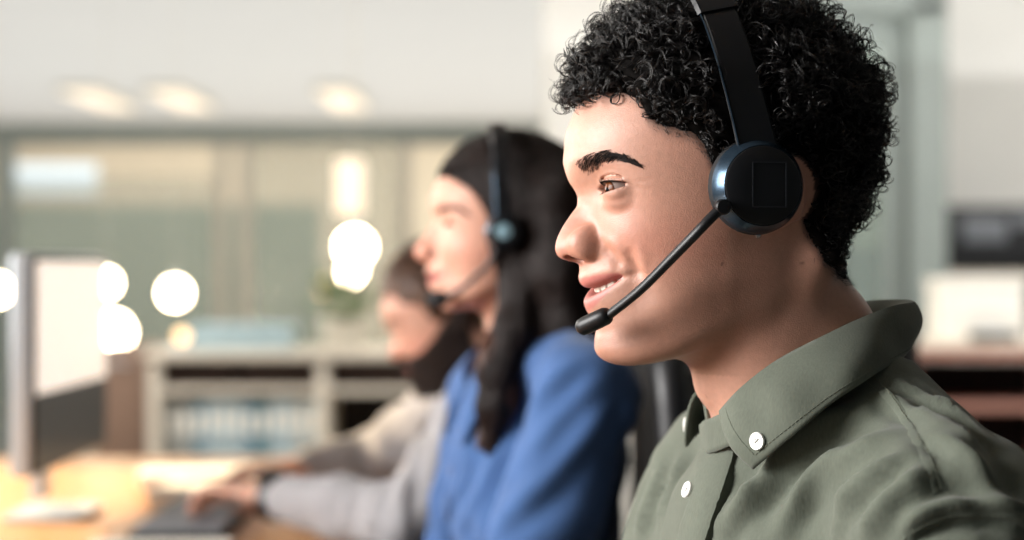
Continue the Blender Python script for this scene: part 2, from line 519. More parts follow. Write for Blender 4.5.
def eyeball(name, hf, c, er, gaze, parent, iris=(92, 52, 30)):
    n, m = 40, 48
    ga, u, v = frame(gaze)
    th = np.concatenate([np.linspace(0, .75, 26), np.linspace(.8, np.pi, n-26)])
    ph = np.linspace(0, 2*np.pi, m, endpoint=False)
    st, ct = np.sin(th)[:, None], np.cos(th)[:, None]
    d = st[..., None]*(np.cos(ph)[None, :, None]*u+np.sin(ph)[None, :, None]*v)+ct[..., None]*ga+0*ph[None, :, None]
    bulge = 1+.045*np.clip(1-(th/.5)**2, 0, 1)
    P = (np.asarray(c)+er*d*bulge[:, None, None]).reshape(-1, 3)
    f = [(i*m+j, (i+1)*m+j, (i+1)*m+(j+1) % m, i*m+(j+1) % m) for i in range(n-1) for j in range(m)]
    ang = np.repeat(th, m)
    W_, I_, Pu = lin((122, 106, 100))[:3], lin(iris)[:3], (.004, .003, .003)  # white of the eye darkened to paint in lid and lash shade
    lim = .49
    col = np.where((ang < .17)[:, None], Pu, np.where((ang < lim)[:, None], np.array(I_)*(1+.35*np.sin(np.tile(ph*13, n))*np.sin(np.tile(ph*7, n)))[:, None], W_))
    ring = ((ang > lim-.06) & (ang < lim))[:, None]
    col = np.where(ring, np.array(I_)*.3, col)
    return mesh_obj(name, hf.w(P), np.array(f), MATS['eye'], parent, cols={'col': col})

def lash_row(hf, S, sy, parent, upper, n, L, rad, bvh, name='eyelashes'):
    yi, zi, yo, zo = S['lid']; ec = np.array(S['eye'])*[1, sy, 1]; er = S.get('er', 12)
    P = []
    for i in range(n):
        t = .06+.92*i/(n-1)+rng.normal(0, .008); t = min(max(t, .02), .99)
        arc = 4*t*(1-t)
        zz = zi+(zo-zi)*t+(S['up']*math.sqrt(arc)*(1-.15*(t-.5)) if upper else -S['dn']*arc**.8)
        yy = (yi+(yo-yi)*t)
        q = np.array([0, yy-ec[1]*sy, zz-ec[2]]); rr = er+1.6
        q[0] = math.sqrt(max(rr*rr-q[1]**2-q[2]**2, 4)); p = np.array([ec[0]+q[0], yy*sy, zz])
        s = np.linspace(0, 1, 6)[:, None]; l = L*(.6+.5*t)*rng.uniform(.8, 1.1)
        out = np.array([.8, sy*(.25+.7*(t-.35)), -.30 if upper else -.5]); cur = np.array([0, 0, .75 if upper else -.05])
        P.append(p+out*l*s+cur*l*s**2)
    v, q = strands(np.array(P), np.linspace(1, .25, 6)*rad)
    if upper:      # the dark line of the lash roots
        t = np.linspace(.03, .985, 30); arc = 4*t*(1-t)
        q2 = np.stack([0*t, (yi+(yo-yi)*t)-ec[1]*sy, zi+(zo-zi)*t+S['up']*np.sqrt(arc)*(1-.15*(t-.5))-ec[2]], 1)
        q2[:, 0] = np.sqrt(np.maximum((er+1.5)**2-q2[:, 1]**2-q2[:, 2]**2, 4)); q2[:, 1] += ec[1]*sy; q2[:, 0] += ec[0]; q2[:, 2] += ec[2]; q2[:, 1] *= sy
        lv, lq = strands(q2[None], (S.get('liner', .55)*np.sin(np.pi*np.clip(t*.9+.08, 0, 1))**.5)[None], 6)
        q = np.vstack([q, lq+len(v)]); v = np.vstack([v, lv])
    return mesh_obj(name, hf.w(v), q, MATS['lash'], parent)

def on_face(hf, bvh, pix):
    """head-frame points of the skin seen at picture points"""
    o = hf.linv([0, 0, CAMZ]); out = []
    for px, py in pix:
        d = np.array([(px-512)/FPX, 1, -(py-270)/FPX])@hf.M.T
        h = bvh.ray_cast(Vector(o), Vector(d).normalized())
        if h[0] is not None: out.append(np.array(h[0]))
    return np.array(out)

def brow_hairs(hf, bvh, line, width, n, L, rad, sy, parent, m):
    """line: [(y,z)...] along the brow; hairs laid on the skin"""
    line = np.array(line, float); P = []
    for i in range(n):
        t = rng.uniform(0, 1)**.85; k = t*(len(line)-1); a = int(min(k, len(line)-2)); u = k-a
        c = line[a]*(1-u)+line[a+1]*u; wd = np.interp(t, np.linspace(0, 1, len(width)), width)
        d = line[a+1]-line[a]; d /= np.linalg.norm(d)
        off = rng.normal(0, .5)*wd; off = np.clip(off, -wd, wd)
        yy, zz = c[0]-d[1]*off, c[1]+d[0]*off
        h = bvh.ray_cast(Vector((200, yy*sy, zz)), Vector((-1, 0, 0)))
        if h[0] is None: continue
        p = np.array(h[0]); nn = np.array(h[1])
        dirn = np.array([0, d[0]*sy, d[1]])+np.array([0, 0, .45*(1-t)**2-.35*np.sign(off)*abs(off)/max(wd, .1)])
        dirn -= nn*dirn.dot(nn); dirn /= np.linalg.norm(dirn)+1e-9
        l = L*rng.uniform(.6, 1.1)
        s = np.linspace(0, 1, 5)[:, None]
        P.append(p+nn*(.1+.9*s-.7*s*s)*1.0+dirn*l*s)
    v, q = strands(np.array(P), np.array([.8, 1, .9, .6, .2])*rad)
    return mesh_obj('eyebrow', hf.w(v), q, m, parent)
# ------------------------------------------------------------------ the young man in front
mat('skin', (200, 150, 125), rough=.43, spec=.5, attr='col', noise=.07, nscale=260, bump=.2, bscale=1100, sss=.12, ssss=.004)
mat('eye', (230, 220, 210), rough=.1, spec=.12, attr='col')
mat('lash', (14, 10, 9), rough=.5)
mat('brow_hair', (30, 22, 20), rough=.6, spec=.2)
mat('black_hair', (11, 9, 9), rough=.36, spec=.5)
mat('hair_mass', (9, 7, 6), rough=.9, spec=.1)
mat('teeth', (204, 190, 178), rough=.22, spec=.5, sss=.12, ssss=.002)

H1 = HF(740, 200, 1.2, 11)
def prof(hf, pts): return [(q[2], q[0]) for q in (hf.loc(px, py, 0) for px, py in pts)]
PX1 = [(600, 60), (586, 90), (577.8, 108.5), (573, 127), (570.4, 145.6), (567.3, 162), (567, 172), (569, 181), (574, 189), (577.8, 197.8), (577.6, 204), (571, 214.5),
       (562.6, 227.4), (556.5, 242), (555.6, 248.7), (557.5, 255), (565, 260.3), (577, 262.8), (580.2, 266), (580.6, 272), (579.6, 277.8),
       (581.2, 283.5), (586, 288), (594, 291), (594.4, 293.5), (588.5, 297), (585, 302.8), (587, 310), (592, 318), (596.5, 325), (597.2, 331.5), (595.6, 339), (595.2, 348), (597, 356), (602, 366), (606, 380)]
BX1 = [(600, 60), (586, 90), (577.8, 108.5), (573, 127), (571, 145.6), (571, 160), (574, 175), (581, 195), (585, 212), (587, 235), (586, 256), (585.5, 268), (587, 282), (591, 300), (597, 318), (601, 335), (602, 350), (604, 362), (607, 380)]
S1 = dict(P=prof(H1, PX1), B=prof(H1, BX1))
L = H1.loc
S1['tip'] = L(555.6, 248.7)
zz = lambda py: (H1.loc(600, py)[2])
S1['zm'] = zz(292); S1['mw'] = 29; S1['lift'] = L(620, 275, 28)[2]-zz(292)
S1['xlip'] = L(583, 290)[0]; S1['gap'] = 2.6; S1['tooth_in'] = 8.5; S1['gapdepth'] = 12
S1['w'] = [(zz(60), 60), (zz(130), 55), (zz(160), 34), (zz(178), 17), (zz(198), 9.5), (zz(215), 9.5), (zz(230), 12.5), (zz(246), 15.5), (zz(258), 14.5), (zz(264), 18), (zz(275), 27), (zz(292), 29), (zz(310), 26), (zz(325), 22), (zz(345), 20), (zz(380), 24)]
S1['e'] = [(zz(60), 2), (zz(178), 2), (zz(198), 2.0), (zz(230), 2.2), (zz(246), 2.6), (zz(258), 2.6), (zz(270), 2.4), (zz(310), 2.4), (zz(345), 2.2), (zz(380), 2)]
S1['b'] = [(-140, 34), (-112, 42), (-100, 47), (-85, 52), (-65, 57), (-45, 61), (-20, 65.5), (0, 67), (20, 67), (40, 68), (80, 66)]
S1['jaw'] = [(130, -114), (100, -112), (80, -110.5), (60, -106), (40, -98), (20, -87), (0, -74), (-20, -58), (-40, -40)]
S1['xback'] = -32
S1['cran'] = ((14, 0, 36), (101, 76, 92))
S1['chin_z'] = -110
S1['cranx'] = [(140, 160), (60, 150), (38, 122), (24, 104), (12, 92), (0, 84), (-20, 74), (-60, 40)]
S1['neck'] = ((2, 0, -45), (-46, 0, -160), 54, 53)
e_in = L(599.5, 190, 17); e_out = L(632, 184.3, 44)
S1['lid'] = (20., e_in[2], 48.0, e_out[2]); S1['up'] = 3.3; S1['dn'] = 3.6
eyc = L(611, 188, 33)
S1['er'] = 12.2; S1['eye'] = (eyc[0]-8.4, 32.3, eyc[2]-.5); S1['socket'] = 5.0
S1['ear'] = (-2, 70, 3); S1['ear_s'] = .68
S1['ala'] = tuple(L(589.5, 243, 14.5)); S1['ala_r'] = (11.5, 6.5, 11.5)
S1['nostril'] = tuple(L(575, 257, 6.5)); S1['nostril_r'] = (6.8, 3.1, 4.6)
m0 = L(629.6, 253, 38); m1 = L(638, 280, 41)
S1['fold'] = [((20, zz(238)), (35, zz(272)), 1.4, 5.0), ((37, m0[2]), (38, m1[2]), 1.6, 4.0)]
S1['lipu'] = 9.; S1['lipl'] = 13.
S1['adam'] = tuple(L(700, 384)-[8, 0, 0])

cup = L(752, 187, 74); S1['band'] = (cup[0]-4, cup[2], 12.)
# ------------------------------------------------------------------ curly hair
def hair_zone(hf, S):
    """height of the hairline above the skin as a function of x (one side), and a hair depth map"""
    L = hf.loc
    pts = []
    for px, py, y in [(577, 102, 0), (600, 94, 20), (622, 93, 38), (638, 99, 50), (648, 118, 58), (664, 127, 64), (690, 132, 68), (703, 146, 70)]:
        q = L(px, py, y); pts.append((q[0], q[2]))
    for px, py, y in [(716, 178, 72), (722, 190, 72), (775, 190, 74), (798, 196, 72), (806, 225, 66), (818, 263, 52), (836, 279, 25)]:
        q = L(px, py, y); pts.append((q[0], q[2]))
    pts.append((-140, pts[-1][1]-4))
    return pts
def hair_mask(Pl, zone):
    zmin = np.interp(Pl[:, 0], *np.array(sorted(zone)).T)
    return Pl[:, 2]-zmin          # >0 inside the hair

def surface_samples(v, q, w, n):
    """random points on the quads, weight per vertex"""
    fw = w[q].mean(1)
    ar = np.linalg.norm(np.cross(v[q[:, 2]]-v[q[:, 0]], v[q[:, 3]]-v[q[:, 1]]), axis=1)*.5
    p = fw*ar; p /= p.sum()
    f = rng.choice(len(q), n, p=p)
    a, b = rng.random(n), rng.random(n)
    Q = v[q[f]]
    P = (Q[:, 0]*((1-a)*(1-b))[:, None]+Q[:, 1]*(a*(1-b))[:, None]+Q[:, 2]*(a*b)[:, None]+Q[:, 3]*((1-a)*b)[:, None])
    return P, f

def curls(P, N, L, rad, turns, k=26, per=2, sr=.32, jit=.5):
    """locks of coiled strands; P roots, N normals, L lengths, rad coil radius -> strand points (n*per,k,3), radii"""
    n = len(P)
    rnd = rng.normal(size=(n, 3)); T = rnd-N*(rnd*N).sum(1)[:, None]; T /= np.linalg.norm(T, axis=1)[:, None]
    A = N*.55+T*.8+rng.normal(size=(n, 3))*.25; A /= np.linalg.norm(A, axis=1)[:, None]
    U = np.cross(A, N+.3*T); U /= np.linalg.norm(U, axis=1)[:, None]; V = np.cross(A, U)
    s = np.linspace(0, 1, k)
    ph0 = rng.uniform(0, 6.28, n); out = []
    for j in range(per):
        ph = ph0+rng.normal(0, jit, n)
        ang = ph[:, None]+2*np.pi*turns[:, None]*s[None]
        r = rad[:, None]*(np.clip(s*3.0, 0, 1)**.8*(1.05-.15*s))[None]*rng.uniform(.85, 1.12, n)[:, None]
        out_h = L[:, None]*(1-(1-s)**1.6)[None]*rng.uniform(.9, 1.08, n)[:, None]
        side = L[:, None]*(.55*s**2)[None]
        c = P[:, None, :]+N[:, None, :]*out_h[..., None]+T[:, None, :]*side[..., None]
        q = c+r[..., None]*(np.cos(ang)[..., None]*U[:, None, :]+np.sin(ang)[..., None]*V[:, None, :])
        q += rng.normal(0, .35, (n, 1, 3))*s[None, :, None]
        out.append(q)
    Q = np.vstack(out)
    R_ = sr*np.clip(1.1-.75*s, .25, 1)[None]*rng.uniform(.75, 1.25, len(Q))[:, None]
    return Q, R_

def man_hair(hf, S, v, q, parent, m, n_lock=2300):
    """v,q: head mesh in head mm"""
    zone = hair_zone(hf, S)
    N = vnormals(v, q)
    ins = hair_mask(v, zone)
    on = (v[:, 2] > -75) & (np.linalg.norm(v-np.array([10, 0, 30]), axis=1) < 140)
    # scalp only: not on the ears
    ear = (np.hypot(v[:, 0]-S['ear'][0]+4, v[:, 2]-S['ear'][2]) < 23) & (np.abs(v[:, 1]) > 50)
    w = np.where(on & (ins > 1.5) & ~ear, 1., 0.)
    w *= np.where(v[:, 2] < 25, np.where(v[:, 0] > -22, .2, 1), 1)
    # inner mass: shell over the scalp with a lumpy outer side
    depth = hair_depth(v, ins)
    lump = sum(np.sin(v@k+p) for k, p in [(np.array([.31, .22, .13]), 0.), (np.array([-.17, .35, .24]), 1.3), (np.array([.2, -.27, .33]), 2.1), (np.array([.47, .1, -.4]), .4)])
    keep = on & (ins > -2) & ~ear
    fsel = keep[q].all(1)
    used = np.unique(q[fsel]); mp = np.full(len(v), -1); mp[used] = np.arange(len(used))
    off = np.clip(depth*.38+lump*.7, .3, None)*sstep(-2, 5, ins)
    sv = v[used]+N[used]*off[used][:, None]-N[used]*(.6*(ins[used] < 0))[:, None]
    sv = sv+0
    sq = mp[q[fsel]]
    P, f = surface_samples(v, q, w, n_lock)
    # edge locks make the outline
    Nf = N[q[f]].mean(1); Nf /= np.linalg.norm(Nf, axis=1)[:, None]
    insP = hair_mask(P, zone)
    Ld = hair_depth(P, insP)
    # locks lie flat under the headset's band
    bd = np.abs((P[:, 0]-S['band'][0])*math.cos(R(S['band'][2]))-(P[:, 2]-S['band'][1])*math.sin(R(S['band'][2])))
    Ld = Ld*(.30+.70*sstep(11, 20, bd))
    Qs, Rs = [], []
    a, b = curls(P, Nf, Ld*rng.uniform(.55, .92, len(P)), np.clip(rng.normal(5.6, 1.2, len(P)), 3, 8.5)*np.clip(Ld/17, .3, 1), rng.uniform(1.2, 2.0, len(P)), per=4, jit=.10, sr=.40)
    Qs.append(a); Rs.append(b)
    # open ringlets on the outside
    k = rng.choice(len(P), 620)
    a, b = curls(P[k]+Nf[k]*(Ld[k]*.45)[:, None], Nf[k], Ld[k]*rng.uniform(.5, .9, len(k)), rng.uniform(4.5, 7, len(k))*np.clip(Ld[k]/17, .4, 1), rng.uniform(1.4, 2.2, len(k)), per=3, jit=.09, sr=.38)
    Qs.append(a); Rs.append(b)
    # fringe tipping over the forehead
    w2 = np.where((v[:, 0] > 90) & (ins > 1) & (ins < 14) & on, 1., 0.)
    P2, f2 = surface_samples(v, q, w2, 170); N2 = N[q[f2]].mean(1); N2 = N2*.75+np.array([.25, 0, -.45]); N2 /= np.linalg.norm(N2, axis=1)[:, None]
    a, b = curls(P2, N2, rng.uniform(9, 17, 170), rng.uniform(3.2, 5.6, 170), rng.uniform(1.3, 2.1, 170), per=3, jit=.1, sr=.34)
    Qs.append(a); Rs.append(b)
    # one ringlet lying on the forehead
    bvh = bvh_of(v, q); c0 = on_face(hf, bvh, [(617, 100)])
    if len(c0):
        t = np.linspace(0, 1, 26); h = bvh.find_nearest(Vector(c0[0])); nn, uu, vv = frame(np.array(h[1]))
        for e in range(3):
            an = 1.2+t*6.6+e*.1; r_ = 3.6+.25*e-.4*t
            Qs.append((c0[0]+nn*(1.0+.3*e+1.2*t[:, None])+(uu*np.cos(an)[:, None]+vv*np.sin(an)[:, None])*r_[:, None])[None]); Rs.append(np.full((1, 26), .34))
    # loose fly-aways
    k = rng.choice(len(P), 700)
    a, b = curls(P[k], Nf[k], Ld[k]*rng.uniform(.95, 1.3, len(k)), rng.uniform(3.5, 6.5, len(k)), rng.uniform(.9, 1.9, len(k)), per=1, sr=.2)
    Qs.append(a); Rs.append(b)
    Q = np.vstack(Qs); Rr = np.vstack(Rs)
    # short cropped hairs in the fade
    hv, hq = strands(Q, Rr)
    w3 = np.where(on & ~ear & (ins > -6) & (ins < 7) & (v[:, 0] < 100) & (v[:, 2] > -60), sstep(-7, 2, ins), 0.)
    P3, f3 = surface_samples(v, q, w3, 1900); N3 = N[q[f3]].mean(1)
    d3 = N3*.5+np.array([-.45, 0, -.5])+rng.normal(0, .25, N3.shape); d3 /= np.linalg.norm(d3, axis=1)[:, None]
    L3 = rng.uniform(1.6, 4.2, len(P3)); s3 = np.linspace(0, 1, 4)
    cv, cq = strands(P3[:, None]+d3[:, None]*(L3[:, None]*s3)[..., None], (np.array([1, .9, .7, .3])*.13)[None])
    hq = np.vstack([hq, cq+len(hv)]); hv = np.vstack([hv, cv])
    hv = np.vstack([sv, hv]); hq = np.vstack([sq, hq+len(sv)])
    o = mesh_obj('hair', hf.w(hv), hq, m, parent)
    o.data.materials.append(MATS['hair_mass'])
    mi = np.zeros(len(hq), np.int32); mi[:len(sq)] = 1; o.data.polygons.foreach_set('material_index', mi)
    return o

def hair_depth(v, ins):
    x, y, z = v.T
    d = np.full(len(v), 21.5)
    d = d*(1-.12*sstep(50, 100, x))
    d = d*(1-.12*sstep(-20, -80, x))                 # back a little flatter
    low = sstep(70, 25, z)
    d = d*(1-low*.36)*(1-.5*sstep(0, -45, z))
    d = d*(.25+.75*sstep(0, 16, ins))
    side = sstep(52, 68, np.abs(y))*sstep(60, 20, z)*(x > -30)
    return np.clip(d*(1-.75*side), 1.2, None)

def man_fade(hf, S):
    zone = hair_zone(hf, S)
    def fn(P):
        ins = hair_mask(P, zone)
        head = (np.linalg.norm(P-np.array([10, 0, 30]), axis=1) < 140)
        ear = (np.hypot(P[:, 0]-S['ear'][0]+4, P[:, 2]-S['ear'][2]) < 22) & (np.abs(P[:, 1]) > 50)
        front = P[:, 0] > 40
        m = np.where(P[:, 0] > 86, sstep(-4, 3, ins), sstep(-11, 5, ins))*head*~ear*.9
        # upper lip, chin and jaw shadow of a shaved beard
        x, y, z = P.T
        jaw = .30*sstep(-45, -62, z)*sstep(0, 30, x)*(z > -116)
        return [(jaw, (112, 78, 62)), (m, (34, 24, 20))]
    return fn
# ------------------------------------------------------------------ headsets
mat('headset_black', (13, 14, 17), rough=.42, spec=.38, noise=.06, nscale=300)
mat('headset_gloss', (62, 80, 96), rough=.24, spec=.6, metal=.8)
mat('headset_pad', (12, 12, 14), rough=.75, bump=.3, bscale=400)
mat('headset_line', (30, 33, 38), rough=.5)
mat('steel', (200, 202, 205), rough=.2, metal=1)

def headset(hf, c, tilt, cr, apex_z, half_w, boom, mic, label, band_w=11.5, foam=False, sides=(1, -1), group=None, bshift=-4., br=3.9, plate='headset_black'):
    """c: centre of the near cup on the head surface (head mm); tilt: lean of the band towards the front in degrees"""
    c = np.asarray(c, float); a = R(tilt)
    upb = np.array([math.sin(a), 0, math.cos(a)]); fw = np.array([math.cos(a), 0, -math.sin(a)])
    base = hf.w([c[0], 0, c[2]])
    root = empty('headset', base); tag(root, label, 'headset', group)
    w = hf.w; MM = lambda P: hf.w(P)
    def put(B, name, m, parent=root, **k):
        B.v = [hf.w(q) for q in B.v]
        return B.obj(name, m, parent, **k)
    for sy in sides:
        n = np.array([.06*0, sy, .0]); cc = c*[1, sy, 1]
        # cushion, shell with a chamfered rim, face plate
        B = MB().lathe([(cr*.62, 0), (cr*.9, .5), (cr*1.0, 3), (cr*1.02, 6), (cr*.97, 9.5), (cr*.8, 10.5)], cc, n, 48)
        put(B, 'ear_cushion', MATS['headset_pad'])
        B = MB().lathe([(cr*.80, 9.5), (cr*.97, 10), (cr*1.0, 11), (cr*.99, 12.2), (cr*.93, 16.2), (cr*.86, 20.2), (cr*.84, 21.2), (cr*.83, 21.0), (cr*.82, 20.9), (cr*.3, 21.1)], cc, n, 64)
        sh = put(B, 'ear_cup', MATS['headset_gloss'])
        B = MB().lathe([(cr*.822, 20.0), (cr*.82, 21.8), (cr*.79, 22.5), (cr*.4, 22.9), (cr*.02, 23.0)], cc, n, 64)
        put(B, 'cover_plate', MATS['headset_black'], sh)
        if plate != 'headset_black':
            put(MB().lathe([(cr*.42, 22.0), (cr*.42, 23.6), (cr*.36, 24.2), (cr*.02, 24.3)], cc, n, 40), 'centre_disc', MATS[plate], sh)  # pale disc added to imitate the highlight on the cup
        # thin recessed-looking frame line on the plate
        B = MB(); hw, hh = cr*.36, cr*.46
        ctr = cc+np.array([-cr*.12, sy*22.95, cr*.02])
        for dx, dz, lx, lz in ((0, hh, hw, .35), (0, -hh, hw, .35), (-hw, 0, .35, hh), (hw, 0, .35, hh)):
            B.box(ctr+np.array([dx, 0, dz]), (lx, .45, lz))
        put(B, 'plate_outline', MATS['headset_line'], sh)
        # yoke and slider up to the band
        P0 = cc+upb*(cr*.55)+np.array([0, sy*17, 0]); 
    # the band: an arch over the head, slider parts both sides
    zc = c[2]; H = apex_z-zc; yw = half_w
    th = np.linspace(0, np.pi, 61)
    yy = yw*np.sign(np.cos(th))*np.abs(np.cos(th))**.72; hh = H/math.cos(a)*np.sin(th)**.82
    path = np.array([c[0]+bshift, 0, zc])+yy[:, None]*np.array([0, 1, 0])+hh[:, None]*upb
    def strip(i0, i1, wd, tk, off):
        p = path[i0:i1]; t = np.gradient(p, axis=0); t /= np.linalg.norm(t, axis=1)[:, None]
        nn = np.cross(t, fw); nn /= np.linalg.norm(nn, axis=1)[:, None]
        ctr = np.array([c[0], 0, zc+20.]); sg = np.sign(((p-ctr)*nn).sum(1)); nn *= sg[:, None]
        wd = np.broadcast_to(wd, (len(p),)); rows = []
        for u, e in [(-1, 0), (-.86, .8), (.86, .8), (1, 0), (.86, -.8), (-.86, -.8)]:
            rows.append(p+fw*(u*wd)[:, None]+nn*(off+e*tk))
        k = len(p); m_ = len(rows); V = np.array(rows).transpose(1, 0, 2).reshape(-1, 3)
        f = [(i*m_+j, i*m_+(j+1) % m_, (i+1)*m_+(j+1) % m_, (i+1)*m_+j) for i in range(k-1) for j in range(m_)]
        f += [tuple(range(m_))[::-1], tuple((k-1)*m_+j for j in range(m_))]
        return V, f
    B = MB(); B.add(*strip(16, 45, band_w*1.12, 3.0, 1.0)); put(B, 'headband', MATS['headset_black'], smooth=30)
    B = MB(); B.add(*strip(18, 43, band_w*.95, 3.0, -3.2)); put(B, 'headband_padding', MATS['headset_pad'], smooth=30)
    rng_ = [(1, 0, 19), (-1, 42, 61)]
    for sy, i0, i1 in rng_:
        if sy not in sides: i0, i1 = i0, i1
        wd = np.linspace(1.05, .92, 19)*band_w
        if sy == -1: wd = wd[::-1]
        B = MB(); B.add(*strip(i0, i1, wd, 2.0, 0.0)); sl = put(B, 'slider_arm', MATS['headset_black'], smooth=30)
        p = path[i0:i1]
        B = MB().tube(p[1:-1]+fw*(band_w*.97)+np.array([0, sy*1.6, 0]), .55, 6); put(B, 'edge_trim', MATS['headset_gloss'], sl)  # thin glossy tube stands in for the bluish highlight along the band
    # hub and boom with the microphone, on the near side
    b0 = np.asarray(boom[0]); 
    B = MB().lathe([(0.5, -1.5), (4.6, -1.5), (5.0, 0), (5.0, 3), (4.2, 4.2), (.5, 4.4)], b0, (0, 1, 0), 24)
    put(B, 'boom_hinge', MATS['headset_black'])
    pts = np.array(boom, float)
    tt = np.linspace(0, len(pts)-1, 40)
    cur = np.stack([curve(list(zip(range(len(pts)), pts[:, i])), tt) for i in range(3)], 1)
    B = MB().tube(cur, np.linspace(br*1.05, br*.95, 40), 14, flat=.8); put(B, 'microphone_boom', MATS['headset_black'])
    m0, m1 = [np.asarray(q, float) for q in mic[:2]]; mr = mic[2]; ax = m1-m0; ln = np.linalg.norm(ax)
    prof_ = [(mr*.45, 0), (mr*.8, ln*.04), (mr*.98, ln*.13), (mr, ln*.3), (mr, ln*.78), (mr*.9, ln*.9), (mr*.6, ln*.98), (mr*.2, ln)]
    B = MB().lathe(prof_, m0, ax, 28); mo = put(B, 'microphone', MATS['headset_pad' if foam else 'headset_black'])
    if not foam:
        d = ax/ln; up = np.array([0, .75, .66]); up -= d*up.dot(d); up /= np.linalg.norm(up); sd = np.cross(d, up)
        B = MB().box(m0+ax*.52+up*(mr*.93), (ln*.30, mr*.30, .5), np.array([d, sd, up]).T, bev=.3)
        put(B, 'microphone_grille', MATS['headset_gloss'], mo)
    return root
# ------------------------------------------------------------------ clothing
def fabric(name, rgb, weave=2600, noise=.10, rough=.85, bump=.25, dark=.8):
    """woven cloth: fine crossing threads and a faint uneven dye"""
    m = mat(name, rgb, rough=rough, spec=.2, sheen=.12)
    nt = m.node_tree; b = nt.nodes['Principled BSDF']
    tc = nt.nodes.new('ShaderNodeTexCoord')
    n1 = nt.nodes.new('ShaderNodeTexNoise'); n1.inputs['Scale'].default_value = 28; n1.inputs['Detail'].default_value = 6
    mp = nt.nodes.new('ShaderNodeMapping'); mp.inputs['Scale'].default_value = (weave, weave, weave*.25)
    n2 = nt.nodes.new('ShaderNodeTexNoise'); n2.inputs['Scale'].default_value = .32; n2.inputs['Detail'].default_value = 3
    nt.links.new(tc.outputs['Object'], n1.inputs['Vector'])
    nt.links.new(tc.outputs['Object'], mp.inputs['Vector']); nt.links.new(mp.outputs['Vector'], n2.inputs['Vector'])
    ad = nt.nodes.new('ShaderNodeMath'); ad.operation = 'ADD'
    nt.links.new(n1.outputs['Fac'], ad.inputs[0]); nt.links.new(n2.outputs['Fac'], ad.inputs[1])
    mr = nt.nodes.new('ShaderNodeMapRange'); mr.inputs[1].default_value = .6; mr.inputs[2].default_value = 1.4
    mr.inputs[3].default_value = 1-noise; mr.inputs[4].default_value = 1+noise
    nt.links.new(ad.outputs[0], mr.inputs[0])
    hv = nt.nodes.new('ShaderNodeHueSaturation'); hv.inputs['Color'].default_value = lin(rgb)
    nt.links.new(mr.outputs[0], hv.inputs['Value']); nt.links.new(hv.outputs['Color'], b.inputs['Base Color'])
    bp = nt.nodes.new('ShaderNodeBump'); bp.inputs['Strength'].default_value = bump; bp.inputs['Distance'].default_value = .0008
    nt.links.new(n2.outputs['Fac'], bp.inputs['Height']); nt.links.new(bp.outputs['Normal'], b.inputs['Normal'])
    return m

class TF:
    """torso frame in mm: x forward, y to the person's left, z along the spine"""
    def __init__(s, o, yaw, lean):
        s.O = np.asarray(o, float); a, p = R(yaw), R(lean)
        f = np.array([-math.cos(a), -math.sin(a), 0]); l = np.array([math.sin(a), -math.cos(a), 0]); u = np.array([0, 0, 1.])
        f, u = f*math.cos(p)-u*math.sin(p), u*math.cos(p)+f*math.sin(p)
        s.M = np.array([f, l, u])
    def w(s, P): return s.O+.001*(np.asarray(P, float)@s.M)
    def linv(s, Pw): return ((np.asarray(Pw, float)-s.O)@s.M.T)*1000

def folds(v, n, lines):
    """push a surface along its normals around fold lines: (points, height, width); v and points in the same units"""
    d = np.zeros(len(v))
    for pts, h, wd in lines:
        pts = np.asarray(pts, float); best = np.full(len(v), 1e9); tt = np.zeros(len(v))
        k = len(pts)-1
        for i in range(k):
            a, b = pts[i], pts[i+1]; ab = b-a
            t = np.clip(((v-a)@ab)/ab.dot(ab), 0, 1)
            q = np.linalg.norm(v-a-t[:, None]*ab, axis=1)
            m = q < best; best = np.where(m, q, best); tt = np.where(m, (i+t)/k, tt)
        env = np.clip(np.sin(np.pi*np.clip(tt*.94+.03, 0, 1))*1.6, 0, 1)
        x = best/wd
        d += h*env*(np.exp(-x*x)-.45*np.exp(-((x-1.9)/.9)**2))
    return v+n*d[:, None]

def bvh_of(v, f): return BVHTree.FromPolygons([tuple(a) for a in v], [list(map(int, q)) for q in f])
def pixel_hit(bvh, px, py):
    h = bvh.ray_cast(Vector((0, 0, CAMZ)), Vector(((px-512)/FPX, 1, -(py-270)/FPX)).normalized())
    return (np.array(h[0]), np.array(h[1])) if h[0] is not None else (None, None)
def surf_line(bvh, pix, n=24):
    """points on a surface under a polyline drawn over it from the front"""
    pix = np.array(pix, float); t = np.linspace(0, len(pix)-1, n)
    x = curve(list(zip(range(len(pix)), pix[:, 0])), t); y = curve(list(zip(range(len(pix)), pix[:, 1])), t)
    P, N = [], []
    for a, b in zip(x, y):
        p, q = pixel_hit(bvh, a, b)
        if p is not None: P.append(p); N.append(q)
    return np.array(P), np.array(N)
def ribbon(P, N, w, th, lift=.0006):
    """a raised strip of cloth lying on a surface"""
    t = np.gradient(P, axis=0); t /= np.linalg.norm(t, axis=1)[:, None]
    s = np.cross(t, N); s /= np.linalg.norm(s, axis=1)[:, None]
    rows = [P+s*(u*w)[:, None]*.5+N*h if np.ndim(w) else P+s*u*w*.5+N*h for u, h in [(-1, -th), (-1, lift), (-.8, lift+th), (.8, lift+th), (1, lift), (1, -th)]]
    V = np.array(rows).transpose(1, 0, 2)
    return V
